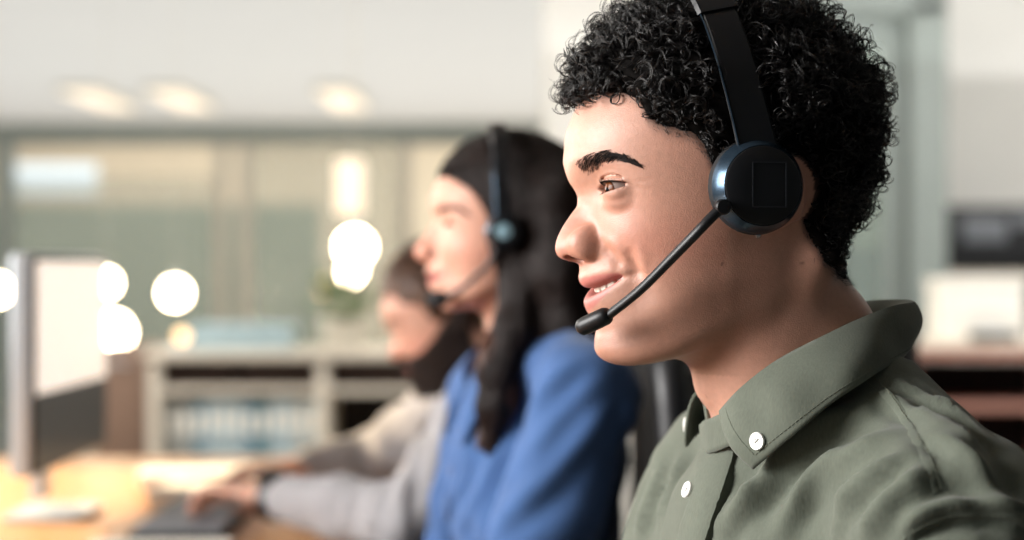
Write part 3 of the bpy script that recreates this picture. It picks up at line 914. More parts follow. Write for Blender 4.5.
def button(c, n, r, name, m, parent, holes=True):
    n = np.asarray(n, float)/np.linalg.norm(n); _, u, v = frame(n)
    B = MB().lathe([(r*.2, 0), (r*.95, 0), (r, r*.12), (r, r*.26), (r*.93, r*.36), (r*.78, r*.34), (r*.66, r*.24), (r*.05, r*.24)], c, n, 32)
    o = B.obj(name, m, parent)
    if holes:
        H = MB()
        for a, b in ((1, 1), (1, -1), (-1, 1), (-1, -1)):
            H.lathe([(r*.10, 0), (r*.10, r*.05)], np.asarray(c)+n*r*.235+u*a*r*.2+v*b*r*.2, n, 10)
        H.tube([np.asarray(c)+n*r*.3+u*r*.2+v*r*.2, np.asarray(c)+n*r*.3-u*r*.2-v*r*.2], r*.07, 6)
        H.obj('button_thread', MATS['thread'], o)
    return o

def shirt_field(T, J, step, hem, x=(-210, 330), y=(-330, 330), top=70, fine=None):
    """torso and sleeves in torso mm"""
    ys = axis([(y[0], y[1], step)]) if fine is None else axis([(y[0], fine[0], step), (fine[0], y[1], fine[1])])
    G = Field(axis([(x[0], x[1], step if fine is None else fine[1])]), ys, axis([(hem, top, step if fine is None else fine[1])]))
    for c, r in J['ell']: G.ell(c, r, k=J.get('k', 50), pad=200)
    for a, b, ra, rb, k in J['cap']: G.cap(a, b, ra, rb, k=k, pad=90)
    for pts, rad, k in J['arm']: G.chain(pts, rad, k)
    return G
# ------------------------------------------------------------------ olive button-down shirt
MATS['olive'] = fabric('olive_cotton', (84, 89, 79), noise=.17)
mat('button_white', (232, 232, 228), rough=.3, spec=.5)
mat('thread', (150, 152, 145), rough=.8)
mat('stitch', (88, 92, 80), rough=.9)
T1 = TF(W(800, 392, 1.2), 16, 14)
tl = lambda px, py, d: T1.linv(W(px, py, d))
J1 = dict(k=45,
  ell=[((4, 0, -178), (112, 156, 158)), ((-46, 0, -122), (66, 132, 84)), ((44, 26, -84), (42, 62, 52)), ((44, -26, -84), (42, 62, 52)), ((34, 62, -150), (60, 70, 70)), ((34, -62, -150), (60, 70, 70)), ((0, 0, -380), (110, 145, 200))],
  cap=[((-22, 20, -14), (-12, 150, -74), 52, 52, 40), ((-22, -20, -14), (-8, -150, -70), 50, 52, 40),],
  arm=[([(-4, 158, -86), (70, 205, -330), (300, 150, -400)], (62, 50, 38), 36), ([(20, -150, -100), (120, -200, -270), (330, -150, -330)], (64, 54, 38), 36)])
def man_shirt(parent):
    G = shirt_field(T1, J1, 7, -520, fine=(40, 4.0))
    # opening for the neck
    G.cap((-20, 0, 14), (-4, 0, 120), 62, 90, 6, 's')
    P, q = G.mesh(); P = relax(P.astype(float), q, 3, .5)
    v = T1.w(P)
    bv = bvh_of(v, q); N = vnormals(v, q)
    ln = []
    def fl(pix, h, w):
        a, _ = surf_line(bv, pix, 14)
        if len(a) > 2: ln.append((a, h*.0030, w*.0010))
    # creases that run from the collar and shoulder across the chest
    for pix, h, w in [([(868, 392), (820, 430), (770, 478), (742, 520)], 2.2, 7), ([(895, 425), (850, 455), (800, 500), (775, 538)], 2.0, 8),
                      ([(905, 455), (868, 478), (830, 515)], 1.8, 6), ([(930, 470), (890, 500), (860, 536)], 2.4, 8),
                      ([(842, 400), (800, 440), (768, 470)], 1.6, 5), ([(760, 480), (735, 510), (716, 538)], 2.6, 8),
                      ([(880, 385), (905, 400), (935, 425)], 1.6, 6), ([(892, 378), (925, 392), (958, 412)], 1.5, 5), ([(925, 415), (960, 440), (1000, 470)], 2.0, 8),
                      ([(945, 450), (975, 470), (1015, 505)], 2.2, 8), ([(680, 450), (668, 490), (662, 530)], 1.8, 7), ([(660, 470), (645, 505), (640, 538)], 1.6, 7),
                      ([(896, 532), (925, 514), (960, 506), (1000, 508), (1040, 520)], 2.4, 7), ([(905, 545), (930, 527), (960, 519), (1000, 520), (1040, 533)], -2.2, 5),
                      ([(752, 476), (734, 506), (718, 540)], -.9, 5), ([(905, 392), (940, 402), (985, 428)], 1.2, 4), ([(908, 408), (945, 420), (985, 446)], 1.2, 4), ([(918, 432), (950, 446), (990, 475)], 1.3, 4), ([(850, 440), (815, 475), (790, 520)], 1.4, 6), ([(890, 470), (850, 505), (830, 538)], 1.5, 6)]:
        fl(pix, h, w)
    # yoke seam: a narrow double ridge
    seam, sn = surf_line(bv, [(872, 380), (893, 402), (912, 432), (928, 462), (938, 492)], 40)
    bv0 = bv; v2 = folds(v, N, ln)
    rr = np.random.default_rng(3)
    for kx in range(30):
        fr = rr.choice([18, 34, 60, 110]); kk = rr.normal(size=3)*fr; v2 = v2+N*(np.sin(v2@kk+rr.uniform(0, 6))*.0006*(1 if fr < 70 else .45))[:, None]
    o = mesh_obj('shirt', v2, q, MATS['olive'], parent)
    bv = bvh_of(v2, q)
    def seam_strip(pix, w, name, n=40, th=.0006):
        a, nn = surf_line(bv, pix, n)
        if len(a) < 4: return None
        B = MB().grid(ribbon(a, nn, w, th, .0002)); s = B.obj(name, MATS['olive'], o, smooth=50)
        # stitches along both edges
        t = np.gradient(a, axis=0); t /= np.linalg.norm(t, axis=1)[:, None]; sd = np.cross(t, nn)
        S = MB(); m = int(np.linalg.norm(np.diff(a, axis=0), axis=1).sum()/.0032)
        for e in (-.62,):
            for i in range(m):
                k = i/m*(len(a)-1); j = min(int(k), len(a)-2); u = k-j
                c = a[j]*(1-u)+a[j+1]*u+sd[j]*w*.5*e+nn[j]*(th+.0010)
                S.tube([c-t[j]*.0011, c+t[j]*.0011], .00028, 5)
        S.obj('stitching', MATS['stitch'], s)
        return s
    seam_strip([(866, 374), (893, 402), (912, 432), (928, 462), (938, 492)], .006, 'yoke_seam', th=.0003)
    seam_strip([(897, 552), (925, 526), (960, 516), (1000, 517), (1050, 532)], .006, 'sleeve_seam', th=.0003)
    # placket down the front
    a, nn = surf_line(bv0, [(722, 446), (716, 480), (706, 510), (697, 538), (690, 565)], 40)
    B = MB().grid(ribbon(a, nn, .034, .0016, .0045)); B.obj('placket', MATS['olive'], o, smooth=50)
    p, n_ = pixel_hit(bv0, 696, 493)
    if p is not None: button(p+n_*.006, n_, .0056, 'button', MATS['button_white'], o)
    # collar: the fold line T, the outer edge E and the neckband foot
    def pt(px, py, d): return W(px, py, d)
    Tn = [pt(720, 412, 1.155), pt(736, 394, 1.142), pt(770, 366, 1.128), pt(818, 340, 1.126), pt(862, 319, 1.140), pt(898, 306, 1.165), pt(915, 303, 1.20), pt(906, 301, 1.235), pt(870, 301.5, 1.262), pt(828, 318, 1.278), pt(780, 345, 1.285), pt(735, 372, 1.280), pt(706, 388, 1.262), pt(697, 392, 1.25)]
    En = [pt(754, 469, 1.118), pt(776, 450, 1.106), pt(806, 425, 1.098), pt(846, 393, 1.100), pt(884, 368, 1.122), pt(900, 358, 1.158), pt(906, 351, 1.205), pt(900, 346, 1.25), pt(868, 352, 1.288), pt(826, 372, 1.305), pt(778, 398, 1.312), pt(735, 420, 1.305), pt(700, 432, 1.285), pt(686, 447, 1.262)]
    Fn = [pt(709, 425, 1.17), pt(735, 425, 1.158), pt(772, 402, 1.146), pt(818, 378, 1.142), pt(858, 356, 1.152), pt(884, 344, 1.174), pt(896, 340, 1.20), pt(888, 340, 1.228), pt(858, 346, 1.25), pt(822, 362, 1.262), pt(778, 386, 1.268), pt(738, 410, 1.262), pt(712, 424, 1.24), pt(703, 428, 1.225)]
    m = 120; tt = np.linspace(0, len(Tn)-1, m)
    def smoothc(Q):
        Q = np.array(Q); c = np.stack([curve(list(zip(range(len(Q)), Q[:, i])), tt) for i in range(3)], 1)
        for _ in range(6): c[1:-1] = .25*c[:-2]+.5*c[1:-1]+.25*c[2:]
        return c
    Tc, Ec, Fc = smoothc(Tn), smoothc(En), smoothc(Fn)
    ctr = Tc.mean(0); out = Tc-ctr; out[:, 2] *= .2; out /= np.linalg.norm(out, axis=1)[:, None]
    rows = []
    ny = 18
    r2 = np.random.default_rng(11)
    for k in range(ny):                      # outer leaf, from its edge up to the fold
        u = k/(ny-1)
        b = Ec*(1-u)+Tc*u+out*(.0055*math.sin(math.pi*u)**.8)[None] if False else Ec*(1-u)+Tc*u+out*(.0055*math.sin(math.pi*min(u, 1))**.8)
        w_ = sum(np.sin(tt*f+ph+u*sl)*am for f, ph, sl, am in [(2.2, .4, 2, .0012), (3.7, 1.9, -3, .0009), (6.1, .3, 4, .0005)])*math.sin(math.pi*u)
        rows.append(b+out*w_[:, None])
    for k in range(1, 9):                    # over the fold and down inside to the foot of the band
        u = k/8
        rows.append(Tc*(1-u)+Fc*u-out*(.004*min(1, u*4))+np.array([0, 0, .0012*math.sin(math.pi*min(u*3, 1))]))
    B = MB().grid(np.array(rows))
    co = B.obj('collar', MATS['olive'], o, smooth=60)
    sm = co.modifiers.new('thickness', 'SOLIDIFY'); sm.thickness = .0022; sm.offset = 0
    # edge stitching 5 mm in from the collar's edge
    S = MB(); e1 = rows[2]+out*.0014
    path = [rows[k][4]+out[4]*.0014 for k in range(16, 2, -1)]+list(e1[4:-4])+[rows[k][-5]+out[-5]*.0014 for k in range(2, 16)]
    path = np.array(path); sg = np.linalg.norm(np.diff(path, axis=0), axis=1); cum = np.concatenate([[0], np.cumsum(sg)])
    for s0 in np.arange(0, cum[-1], .0032):
        a_ = np.array([np.interp(s0, cum, path[:, i]) for i in range(3)]); b_ = np.array([np.interp(s0+.0021, cum, path[:, i]) for i in range(3)])
        if np.linalg.norm(b_-a_) > 1e-5: S.tube([a_, b_], .00028, 5)
    S.obj('stitching', MATS['stitch'], co)
    cb = bvh_of(np.vstack(B.v), B.f)
    p, n_ = pixel_hit(cb, 759, 441)
    if p is not None:
        n_ = n_ if n_[1] < 0 else -n_
        button(p+n_*.0012, n_, .0056, 'button', MATS['button_white'], co)
    p, n_ = pixel_hit(cb, 690, 425)
    if p is not None: button(p-np.array([.002, 0, 0]), np.array([-1, .3, 0]), .0056, 'button', MATS['button_white'], co)
    # neckband ends crossing at the throat, with a buttonhole tab
    a = np.array([pt(704, 428, 1.222), pt(699, 425, 1.205), pt(703, 421, 1.185), pt(713, 417, 1.168), pt(728, 410, 1.152)])
    b = a+np.array([0, 0, -.022])+np.array([.002, -.002, 0])
    tq = np.linspace(0, 4, 24)
    sm3 = lambda Q: np.stack([curve(list(zip(range(5), Q[:, i])), tq) for i in range(3)], 1)
    B = MB().grid(np.array([sm3(a)*(1-u)+sm3(b)*u for u in np.linspace(0, 1, 7)]))
    nb = B.obj('neckband', MATS['olive'], o, smooth=60); q_ = nb.modifiers.new('thickness', 'SOLIDIFY'); q_.thickness = .003
    return o
# ------------------------------------------------------------------ bodies under the clothes, hands
def hand(G, wrist, knuck, palm_n, thumb_side, sc=1., curl=(.35, .5, .35), spread=.13):
    """wrist, knuckle centre (mm, in the field's frame); palm_n: out of the back of the hand; thumb_side: +1/-1 along cross(dir,n)"""
    wrist = np.asarray(wrist, float); knuck = np.asarray(knuck, float)
    d = knuck-wrist; d /= np.linalg.norm(d)
    n = np.asarray(palm_n, float); n = n-d*n.dot(d); n /= np.linalg.norm(n); s = np.cross(d, n)*thumb_side
    sq = (n, .55)
    for o in (-27, -9, 9, 27):
        G.cap(wrist+s*o*.55*sc, wrist+d*84*sc+s*o*sc*.98, 15*sc, 12.5*sc, 8, sq=sq)
    G.cap(wrist-d*12*sc, wrist+d*20*sc, 24*sc, 26*sc, 12, sq=(n, .7))
    G.ell(wrist+d*36*sc+s*24*sc-n*6*sc, (20*sc, 14*sc, 14*sc), 10, ax=np.array([d, s, n]))
    # four fingers of different length, bent at three joints
    for i, (o, L, r) in enumerate([(29, 72, 8.6), (10, 80, 8.8), (-9, 74, 8.4), (-27, 58, 7.6)]):
        p = wrist+d*84*sc+s*o*sc; a = 0; ang = (o/29)*spread
        dd = d*math.cos(ang)+s*math.sin(ang); pts = [p]; rad = [r*1.08*sc]
        for q, (fr, c) in enumerate(zip((.45, .31, .24), curl)):
            a += c*(1+.12*i)
            p = p+(dd*math.cos(a)-n*math.sin(a))*L*fr*sc; pts.append(p); rad.append(r*(.98-.1*q)*sc)
        G.chain(pts, rad, 2.5)
    b = wrist+d*26*sc+s*27*sc-n*8*sc
    t1 = b+(d*.62+s*.62-n*.35)*38*sc; t2 = t1+(d*.86+s*.22-n*.42)*30*sc; t3 = t2+(d*.9-s*.02-n*.42)*22*sc
    G.chain([b, t1, t2, t3], [13*sc, 10.5*sc, 9.5*sc, 7.5*sc], 4)

def body(G, hf, T, Jl, hands=True, pelvis=(-40, 0, -520)):
    """trunk and arms in torso mm, set slightly inside the clothes"""
    c = lambda P: hf.linv(T.w(P))
    s = .00086/hf.sc
    G.cap(c((-20, 0, -60)), c((-20, 0, 30)), 52*s, 48*s, 20)
    G.cap(c((-20, 70, -60)), c((-20, -70, -60)), 48*s, 48*s, 30)
    G.cap(c((5, 55, -150)), c((5, -55, -150)), 78*s, 78*s, 25)
    G.cap(c((0, 0, -150)), c(pelvis), 96*s, 100*s, 40)
    for sh, el, wr, kn, nn, side in Jl:
        a, b, w_, k = [c(q) for q in (sh, el, wr, kn)]
        G.cap(c((-20, sh[1]*.4, -58)), a, 32*s, 34*s, 16)
        m = b*.7+w_*.3
        G.chain([a, a*.6+b*.4, b, m, w_], [40*s, 42*s, 34*s, 35*s, 25*s], 12)
        n_ = (T.M.T@np.asarray(nn, float)) if len(nn) == 3 else None
        n_ = hf.M@n_
        hand(G, w_, k, n_, side, s/.86)

def body_box(hf, T, Jl, pelvis=(-40, 0, -520)):
    P = [hf.linv(T.w(q)) for j in Jl for q in j[:4]]+[hf.linv(T.w(pelvis))]
    P = np.array(P); lo = P.min(0)-150; hi = P.max(0)+150
    return ((min(lo[0], -190), max(hi[0], 160)), (min(lo[1], -130), max(hi[1], 130)), lo[2])
# ------------------------------------------------------------------ the office
def struct(o): o['kind'] = 'structure'; return o
mat('wall_white', (226, 224, 218), rough=.8, noise=.03, nscale=3)
mat('wall_cream', (224, 212, 190), rough=.8, noise=.03, nscale=2)
mat('ceiling_white', (222, 222, 220), rough=.6, noise=.02, nscale=1.5)
mat('floor_grey', (150, 146, 138), rough=.45, noise=.06, nscale=2)
mat('frame_grey', (146, 155, 150), rough=.45, noise=.03, nscale=5)
mat('frame_light', (214, 208, 194), rough=.5, noise=.03, nscale=5)
mat('glass_green', (200, 208, 198), rough=.2, spec=.5, alpha=.28)
mat('teal_panel', (22, 92, 100), rough=.5, noise=.05, nscale=4)
mat('oak', (206, 150, 92), rough=.38, spec=.5, noise=.10, nscale=3, stretch=(12, 1, 12), bump=.05)
mat('walnut', (88, 60, 48), rough=.5, noise=.16, nscale=4, stretch=(1, 1, 12))
mat('walnut_red', (168, 122, 108), rough=.5, noise=.12, nscale=4, stretch=(1, 1, 12))
mat('dark_inside', (40, 30, 27), rough=.7, noise=.1)
mat('shelf_white', (222, 212, 196), rough=.5, noise=.03)
mat('black_plastic', (20, 21, 24), rough=.45, noise=.08, nscale=60)
mat('black_mesh', (14, 14, 16), rough=.8, noise=.2, nscale=400)
mat('silver', (196, 204, 210), rough=.3, metal=.25, noise=.03)
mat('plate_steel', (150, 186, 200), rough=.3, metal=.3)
mat('paper', (244, 240, 230), rough=.7, noise=.02)
mat('lamp_glass', (255, 240, 214), rough=.3, emit=(255, 232, 196), estr=26)
mat('lamp_dim', (255, 226, 180), rough=.3, emit=(255, 206, 150), estr=2.4)
mat('lamp_soft', (255, 240, 220), rough=.3, emit=(255, 236, 208), estr=1.0)
mat('panel_light', (255, 240, 214), rough=.4, emit=(255, 236, 212), estr=.55)
mat('leaf', (92, 120, 70), rough=.5, noise=.25, nscale=20)
mat('pot', (214, 208, 194), rough=.5, noise=.04)
mat('soil', (60, 44, 34), rough=.9, noise=.3)

CZ = 2.75
def PX(px, d): return (px-512)/FPX*d
def PZ(py, d): return CAMZ-(py-270)/FPX*d

def room():
    struct(MB().box((0, 9, -.05), (9, 14, .05)).obj('floor', MATS['floor_grey'], origin=(0, 9, 0)))
    struct(MB().box((0, 10, CZ+.05), (9, 13, .05)).obj('ceiling', MATS['ceiling_white'], origin=(0, 10, CZ)))
    struct(MB().box((0, 23.1, CZ/2), (9, .1, CZ/2)).obj('wall_back', MATS['wall_cream'], origin=(0, 23, 0)))
    d = 9.0
    # glass partition with posts behind the low bookcase: head beam, sill, posts and panes
    zt, zb = PZ(140, d), .0
    x0, x1 = PX(-60, d), PX(560, d)
    struct(MB().box(((x0+x1)/2, d, zt+.03), ((x1-x0)/2, .05, .05), bev=.006).obj('trim_1', MATS['frame_grey']))
    struct(MB().box(((x0+x1)/2, d, .06), ((x1-x0)/2, .05, .06), bev=.006).obj('trim_2', MATS['frame_grey']))
    n = 3
    for pxc, w, m in ((5, 18, 'frame_grey'), (221, 11, 'frame_light'), (245, 13, 'frame_light'), (405, 12, 'frame_light')):
        struct(MB().box((PX(pxc, d), d, zt/2), (w/FPX*d/2, .045, zt/2-.02), bev=.006).obj('trim_%d' % n, MATS[m], origin=(PX(pxc, d), d, 0))); n += 1
    n = 1
    for a, b, ytop in ((14, 213, 172), (254, 400, 140)):
        xa, xb = PX(a, d), PX(b, d); z1 = PZ(ytop, d)-.03
        g_ = MB().box(((xa+xb)/2, d, (z1+.1)/2), ((xb-xa)/2, .006, (z1-.1)/2)).obj('window_%d' % n, MATS['glass_green'], smooth=False)
        struct(g_); n += 1
    # teal screen wall far behind the partition
    D = 15.
    struct(MB().box((PX(150, D), D, PZ(205, D)/2), (170/FPX*D, .06, PZ(205, D)/2)).obj('wall_middle', MATS['sage'], origin=(PX(150, D), D, 0)))
    struct(MB().box((PX(58, D), D-.12, PZ(180, D)), (42/FPX*D, .03, 15/FPX*D)).obj('window_4', MATS['sky_pane'], smooth=False))
    # white column behind the man
    D = 6.6
    struct(MB().box((PX(655, D), D+.3, CZ/2), (110/FPX*D, .3, CZ/2), bev=.01).obj('wall_column', MATS['wall_white'], origin=(PX(655, D), D+.3, 0)))
    # door with a grey frame on the right, glazed
    D = 7.0
    xl, xr = PX(790, D), PX(924, D); zt = PZ(4, D)
    dr = MB().box((xr, D, zt/2), (19/FPX*D, .08, zt/2), bev=.008).box((xl, D, zt/2), (19/FPX*D, .08, zt/2), bev=.008)
    dr.box(((xl+xr)/2, D, zt+.01), ((xr-xl)/2+19/FPX*D, .08, .06), bev=.008)
    dr = struct(dr.obj('door_1', MATS['frame_grey'], origin=((xl+xr)/2, D, 0)))
    lf = MB()
    xa, xb = xl+19/FPX*D+.005, xr-19/FPX*D-.005
    lf.box((xa+.04, D+.02, zt/2), (.04, .022, zt/2-.03), bev=.004).box((xb-.04, D+.02, zt/2), (.04, .022, zt/2-.03), bev=.004)
    lf.box(((xa+xb)/2, D+.02, zt-.1), ((xb-xa)/2-.08, .022, .06), bev=.004).box(((xa+xb)/2, D+.02, .12), ((xb-xa)/2-.08, .022, .1), bev=.004)
    lf = lf.obj('door_leaf', MATS['frame_grey'], dr)
    MB().box(((xa+xb)/2, D+.02, zt/2), ((xb-xa)/2-.08, .005, zt/2-.16)).obj('door_glass', MATS['glass_green'], dr, smooth=False)
    hnd = MB().tube([(xa+.05, D-.01, 1.0), (xa+.05, D-.07, 1.0), (xa+.17, D-.07, 1.0)], .011, 10).obj('door_handle', MATS['silver'], dr)
    # white wall right of the door
    D = 7.6
    struct(MB().box(((PX(938, D)+9)/2, D+.08, CZ/2), ((9-PX(938, D))/2, .08, CZ/2)).obj('wall_right', MATS['wall_white'], origin=((PX(938, D)+9)/2, D+.08, 0)))
    D = 10.6
    struct(MB().box((PX(868, D), D, 1.3), (60/FPX*D, .05, 1.3)).obj('wall_annex', MATS['annex_green'], origin=(PX(868, D), D, 0)))
    # the teal board seen through the door glass
    D = 9.6
    struct(MB().box((PX(868, D), D, .63), (45/FPX*D, .04, .63)).obj('wall_partition', MATS['teal_panel'], origin=(PX(868, D), D, 0)))

mat('sage', (156, 166, 152), rough=.8, noise=.05, nscale=2)
mat('annex_green', (136, 166, 154), rough=.8, noise=.05, nscale=2)
mat('sky_pane', (215, 226, 230), rough=.3, emit=(214, 226, 232), estr=.5)

def bookcase(x0, x1, d, ztop, shelves, uprights, label, mats_, group=None, depth=.36):
    """low open bookcase: uprights, shelves, back board"""
    body_m, top_m = MATS[mats_[0]], MATS[mats_[1]]
    r = empty('bookcase', ((x0+x1)/2, d+depth/2, 0)); tag(r, label, 'bookcase', group)
    xc, hw = (x0+x1)/2, (x1-x0)/2
    MB().box((xc, d+depth/2, ztop-.014), (hw+.015, depth/2+.01, .014), bev=.004).obj('bookcase_top', top_m, r)
    MB().box((xc, d+depth-.01, ztop/2-.02), (hw, .008, ztop/2-.03)).obj('back_board', MATS['dark_inside'], r)
    for z in shelves: MB().box((xc, d+depth/2-.006, z), (hw-.01, depth/2-.008, .011), bev=.003).obj('shelf', top_m if mats_[2] else body_m, r)
    for x in uprights: MB().box((x, d+depth/2-.004, ztop/2-.02), (.018, depth/2-.004, ztop/2-.021), bev=.003).obj('side_panel', top_m if mats_[2] else body_m, r)
    return r

def binder(x, d, z, w, h, dep, m, label, group):
    r = MB().box((x, d+dep/2, z+h/2), (w/2, dep/2, h/2), bev=.004).obj('ring_binder', MATS[m], origin=(x, d+dep/2, z))
    tag(r, label, 'binder', group)
    MB().box((x, d-.0008, z+h*.62), (w*.32, .0012, h*.2)).obj('spine_label', MATS['paper'], r, smooth=False)
    MB().lathe([(.013, 0), (.013, .002), (.009, .0025), (.009, 0)], (x, d-.001, z+h*.22), (0, -1, 0), 20).obj('finger_ring', MATS['silver'], r)
    return r

def pendant(px, py, d, r, m, label, group, top=None):
    x, z = PX(px, d), PZ(py, d)
    t = empty('pendant_lamp', (x, d, z-r)); tag(t, label, 'lamp', group)
    a = np.linspace(0.02, np.pi-.25, 22)
    MB().lathe([(r*math.sin(q), -r*math.cos(q)) for q in a], (x, d, z), (0, 0, 1), 36).obj('lamp_globe', MATS[m], t)
    MB().lathe([(r*.27, 0), (r*.3, r*.05), (r*.3, r*.3), (r*.16, r*.42), (.003, r*.46)], (x, d, z+r*.95), (0, 0, 1), 24).obj('lamp_holder', MATS['silver'], t)
    MB().tube([(x, d, z+r*1.3), (x, d, CZ-.02)], .0012, 6).obj('cord', MATS['frame_light'], t)
    MB().lathe([(.001, 0), (.045, -.002), (.05, -.012), (.05, -.02)], (x, d, CZ-.001), (0, 0, 1), 24).obj('ceiling_cup', MATS['silver'], t)
    return t

def furniture():
    d = 5.5
    zt = PZ(351, d)
    x0, x1 = PX(148, d), PX(480, d)
    up = [x0+.018, PX(322, d), x1-.018]
    bookcase(x0, x1, d, zt, [PZ(391, d), PZ(462, d), .08], up, 'low pale bookcase with blue binders left of the bearded person', ('walnut', 'shelf_white', True))
    # binders standing on the middle shelf
    zb = PZ(462, d)+.011; xs = PX(165, d); k = 0
    cols = ['binder_grey', 'binder_grey', 'binder_blue', 'binder_pale', 'binder_pale', 'binder_pale', 'binder_blue', 'binder_teal', 'binder_pale', 'binder_pale', 'binder_white', 'binder_pale']
    names = {'binder_grey': 'grey', 'binder_blue': 'mid blue', 'binder_pale': 'pale blue', 'binder_teal': 'dark teal', 'binder_white': 'off-white'}
    cnt = {}
    word = ['leftmost', 'second', 'third', 'fourth', 'fifth', 'sixth', 'seventh', 'eighth', 'ninth', 'tenth', 'eleventh', 'rightmost']
    h = [.165, .168, .17, .18, .182, .18, .17, .172, .184, .182, .18, .178]
    for i, c in enumerate(cols):
        w = .0385
        wh = ('from the left' if 0 < i < 11 else 'of twelve')
        binder(xs+w/2+i*(w+.0012), d+.03, zb, w, h[i], .24, c, '%s ring binder, %s %s in the bookcase row' % (names[c], word[i], wh), 'ring binders in the bookcase')
    # long dark boxes on the upper shelf
    z1 = PZ(391, d)+.011
    for i, (a, b, c, lab) in enumerate([(160, 232, 'box_dark', 'dark brown file box, left one under the bookcase top'), (236, 312, 'box_dark', 'dark brown file box, right one above the binders'), (330, 420, 'box_dark', 'long dark file box right of the middle upright')]):
        xa, xb = PX(a, d), PX(b, d); hh = (zt-.028-z1)*.97
        o = MB().box(((xa+xb)/2, d+.17, z1+hh/2), ((xb-xa)/2, .13, hh/2), bev=.006).obj('file_box', MATS[c], origin=((xa+xb)/2, d+.17, z1))
        tag(o, lab, 'box', 'file boxes on the upper shelf')
        MB().box(((xa+xb)/2, d+.17, z1+hh-.012), ((xb-xa)/2+.003, .133, .010), bev=.003).obj('box_lid', MATS[c], o)
    o = MB().box((PX(238, d), d+.15, zt+.062*.5), (.155, .11, .031), bev=.006).obj('storage_box', MATS['box_blue'], origin=(PX(238, d), d+.15, zt))
    tag(o, 'flat pale blue box lying on the pale bookcase top', 'box')
    MB().box((PX(238, d), d+.15, zt+.066), (.158, .113, .012), bev=.004).obj('box_lid', MATS['box_blue'], o)
    # small brown cabinet left of the bookcase
    D = 6.2; xa, xb = PX(94, D), PX(144, D); zt2 = PZ(346, D); xc = (xa+xb)/2
    t = empty('cabinet', (xc, D+.2, 0)); tag(t, 'narrow brown cabinet between the monitor and the pale bookcase', 'cabinet')
    MB().box((xc, D+.2, zt2/2), ((xb-xa)/2, .19, zt2/2-.003), bev=.004).obj('cabinet_body', MATS['tan_wood'], t)
    for z0_, z1_ in ((.04, zt2*.5), (zt2*.5+.008, zt2-.02)):
        dr = MB().box((xc, D+.002, (z0_+z1_)/2), ((xb-xa)/2-.006, .010, (z1_-z0_)/2), bev=.003).obj('cabinet_door', MATS['tan_wood'], t)
        MB().tube([(xc-.04, D-.010, z1_-.04), (xc-.04, D-.03, z1_-.04), (xc+.04, D-.03, z1_-.04), (xc+.04, D-.010, z1_-.04)], .004, 8).obj('handle', MATS['silver'], dr)
    # potted plant
    plant(PX(338, d), d+.17, zt, .075, .095, 'leafy green plant in a pale round pot on the bookcase')
    # small table lamp
    x = PX(175, d); t = empty('table_lamp', (x, d+.12, zt)); tag(t, 'small amber globe lamp at left end of the bookcase top', 'lamp')
    MB().lathe([(.032, 0), (.034, .004), (.032, .010), (.010, .014), (.008, .02)], (x, d+.12, zt), n=24).obj('lamp_base', MATS['silver'], t)
    r = .022; a = np.linspace(.25, np.pi-.02, 18)
    MB().lathe([(r*math.sin(q), -r*math.cos(q)) for q in a], (x, d+.12, zt+.042), n=28).obj('lamp_globe', MATS['lamp_dim'], t)
    # floor lamp between monitor and bookcase
    D = 7.; x = PX(112, D); z = PZ(333, D); t = empty('floor_lamp', (x, D, 0)); tag(t, 'glowing globe floor lamp behind the monitor edge', 'lamp')
    MB().lathe([(.13, 0), (.135, .006), (.13, .016), (.02, .022), (.011, .04)], (x, D, 0), n=32).obj('lamp_base', MATS['silver'], t)
    MB().tube([(x, D, .02), (x, D, z-.08)], .010, 12).obj('lamp_pole', MATS['silver'], t)
    r = .075; a = np.linspace(.25, np.pi-.02, 18)
    MB().lathe([(r*math.sin(q), -r*math.cos(q)) for q in a], (x, D, z), n=32).obj('lamp_globe', MATS['lamp_glass'], t)
    G_ = 'globe pendant lamps'
    pendant(175, 293, 7., .052, 'lamp_glass', 'glowing globe pendant right of the monitor, hanging alone', G_)
    pendant(106, 283, 7., .046, 'lamp_glass', 'glowing globe pendant overlapping the monitor\'s right edge', G_)
    pendant(-4, 290, 7., .05, 'lamp_glass', 'glowing globe pendant at the far left picture edge', G_)
    pendant(355, 247, 6.4, .06, 'lamp_glass', 'largest glowing globe pendant, above the bearded person\'s forehead', G_)
    pendant(352, 272, 6.9, .042, 'lamp_glass', 'small globe pendant just below the largest glowing one', G_)
    pendant(326, 287, 7., .038, 'lamp_dim', 'small dim globe pendant left of the bearded person\'s face', G_)
    # tall glowing cylinder, added in place of a lamp's reflection in glass
    D = 8.2; x = PX(350, D); t = empty('cylinder_lamp', (x, D, PZ(215, D))); tag(t, 'tall soft white cylinder pendant above the largest globe', 'lamp')
    MB().lathe([(.01, 0), (.062, .004), (.066, .02), (.066, PZ(160, D)-PZ(215, D)-.02), (.06, PZ(160, D)-PZ(215, D)), (.01, PZ(160, D)-PZ(215, D)+.004)], (x, D, PZ(215, D)), n=32).obj('lamp_shade', MATS['lamp_soft'], t)
    MB().tube([(x, D, PZ(160, D)), (x, D, CZ-.01)], .0012, 6).obj('cord', MATS['frame_light'], t)
    MB().lathe([(.001, 0), (.05, -.002), (.05, -.02)], (x, D, CZ-.001), n=24).obj('ceiling_cup', MATS['silver'], t)
    # ceiling panels
    for px, lab in ((100, 'left'), (182, 'middle'), (343, 'right')):
        D = 16.5; x = PX(px, D)
        t = empty('ceiling_light', (x, D, CZ)); tag(t, 'soft warm ceiling light, %s of the three on the far ceiling' % lab, 'light', 'ceiling lights')
        MB().box((x, D, CZ-.03), (.18, .9, .03), bev=.01).obj('light_frame', MATS['frame_light'], t)
        MB().box((x, D, CZ-.064), (.15, .87, .006)).obj('diffuser', MATS['panel_light'], t)
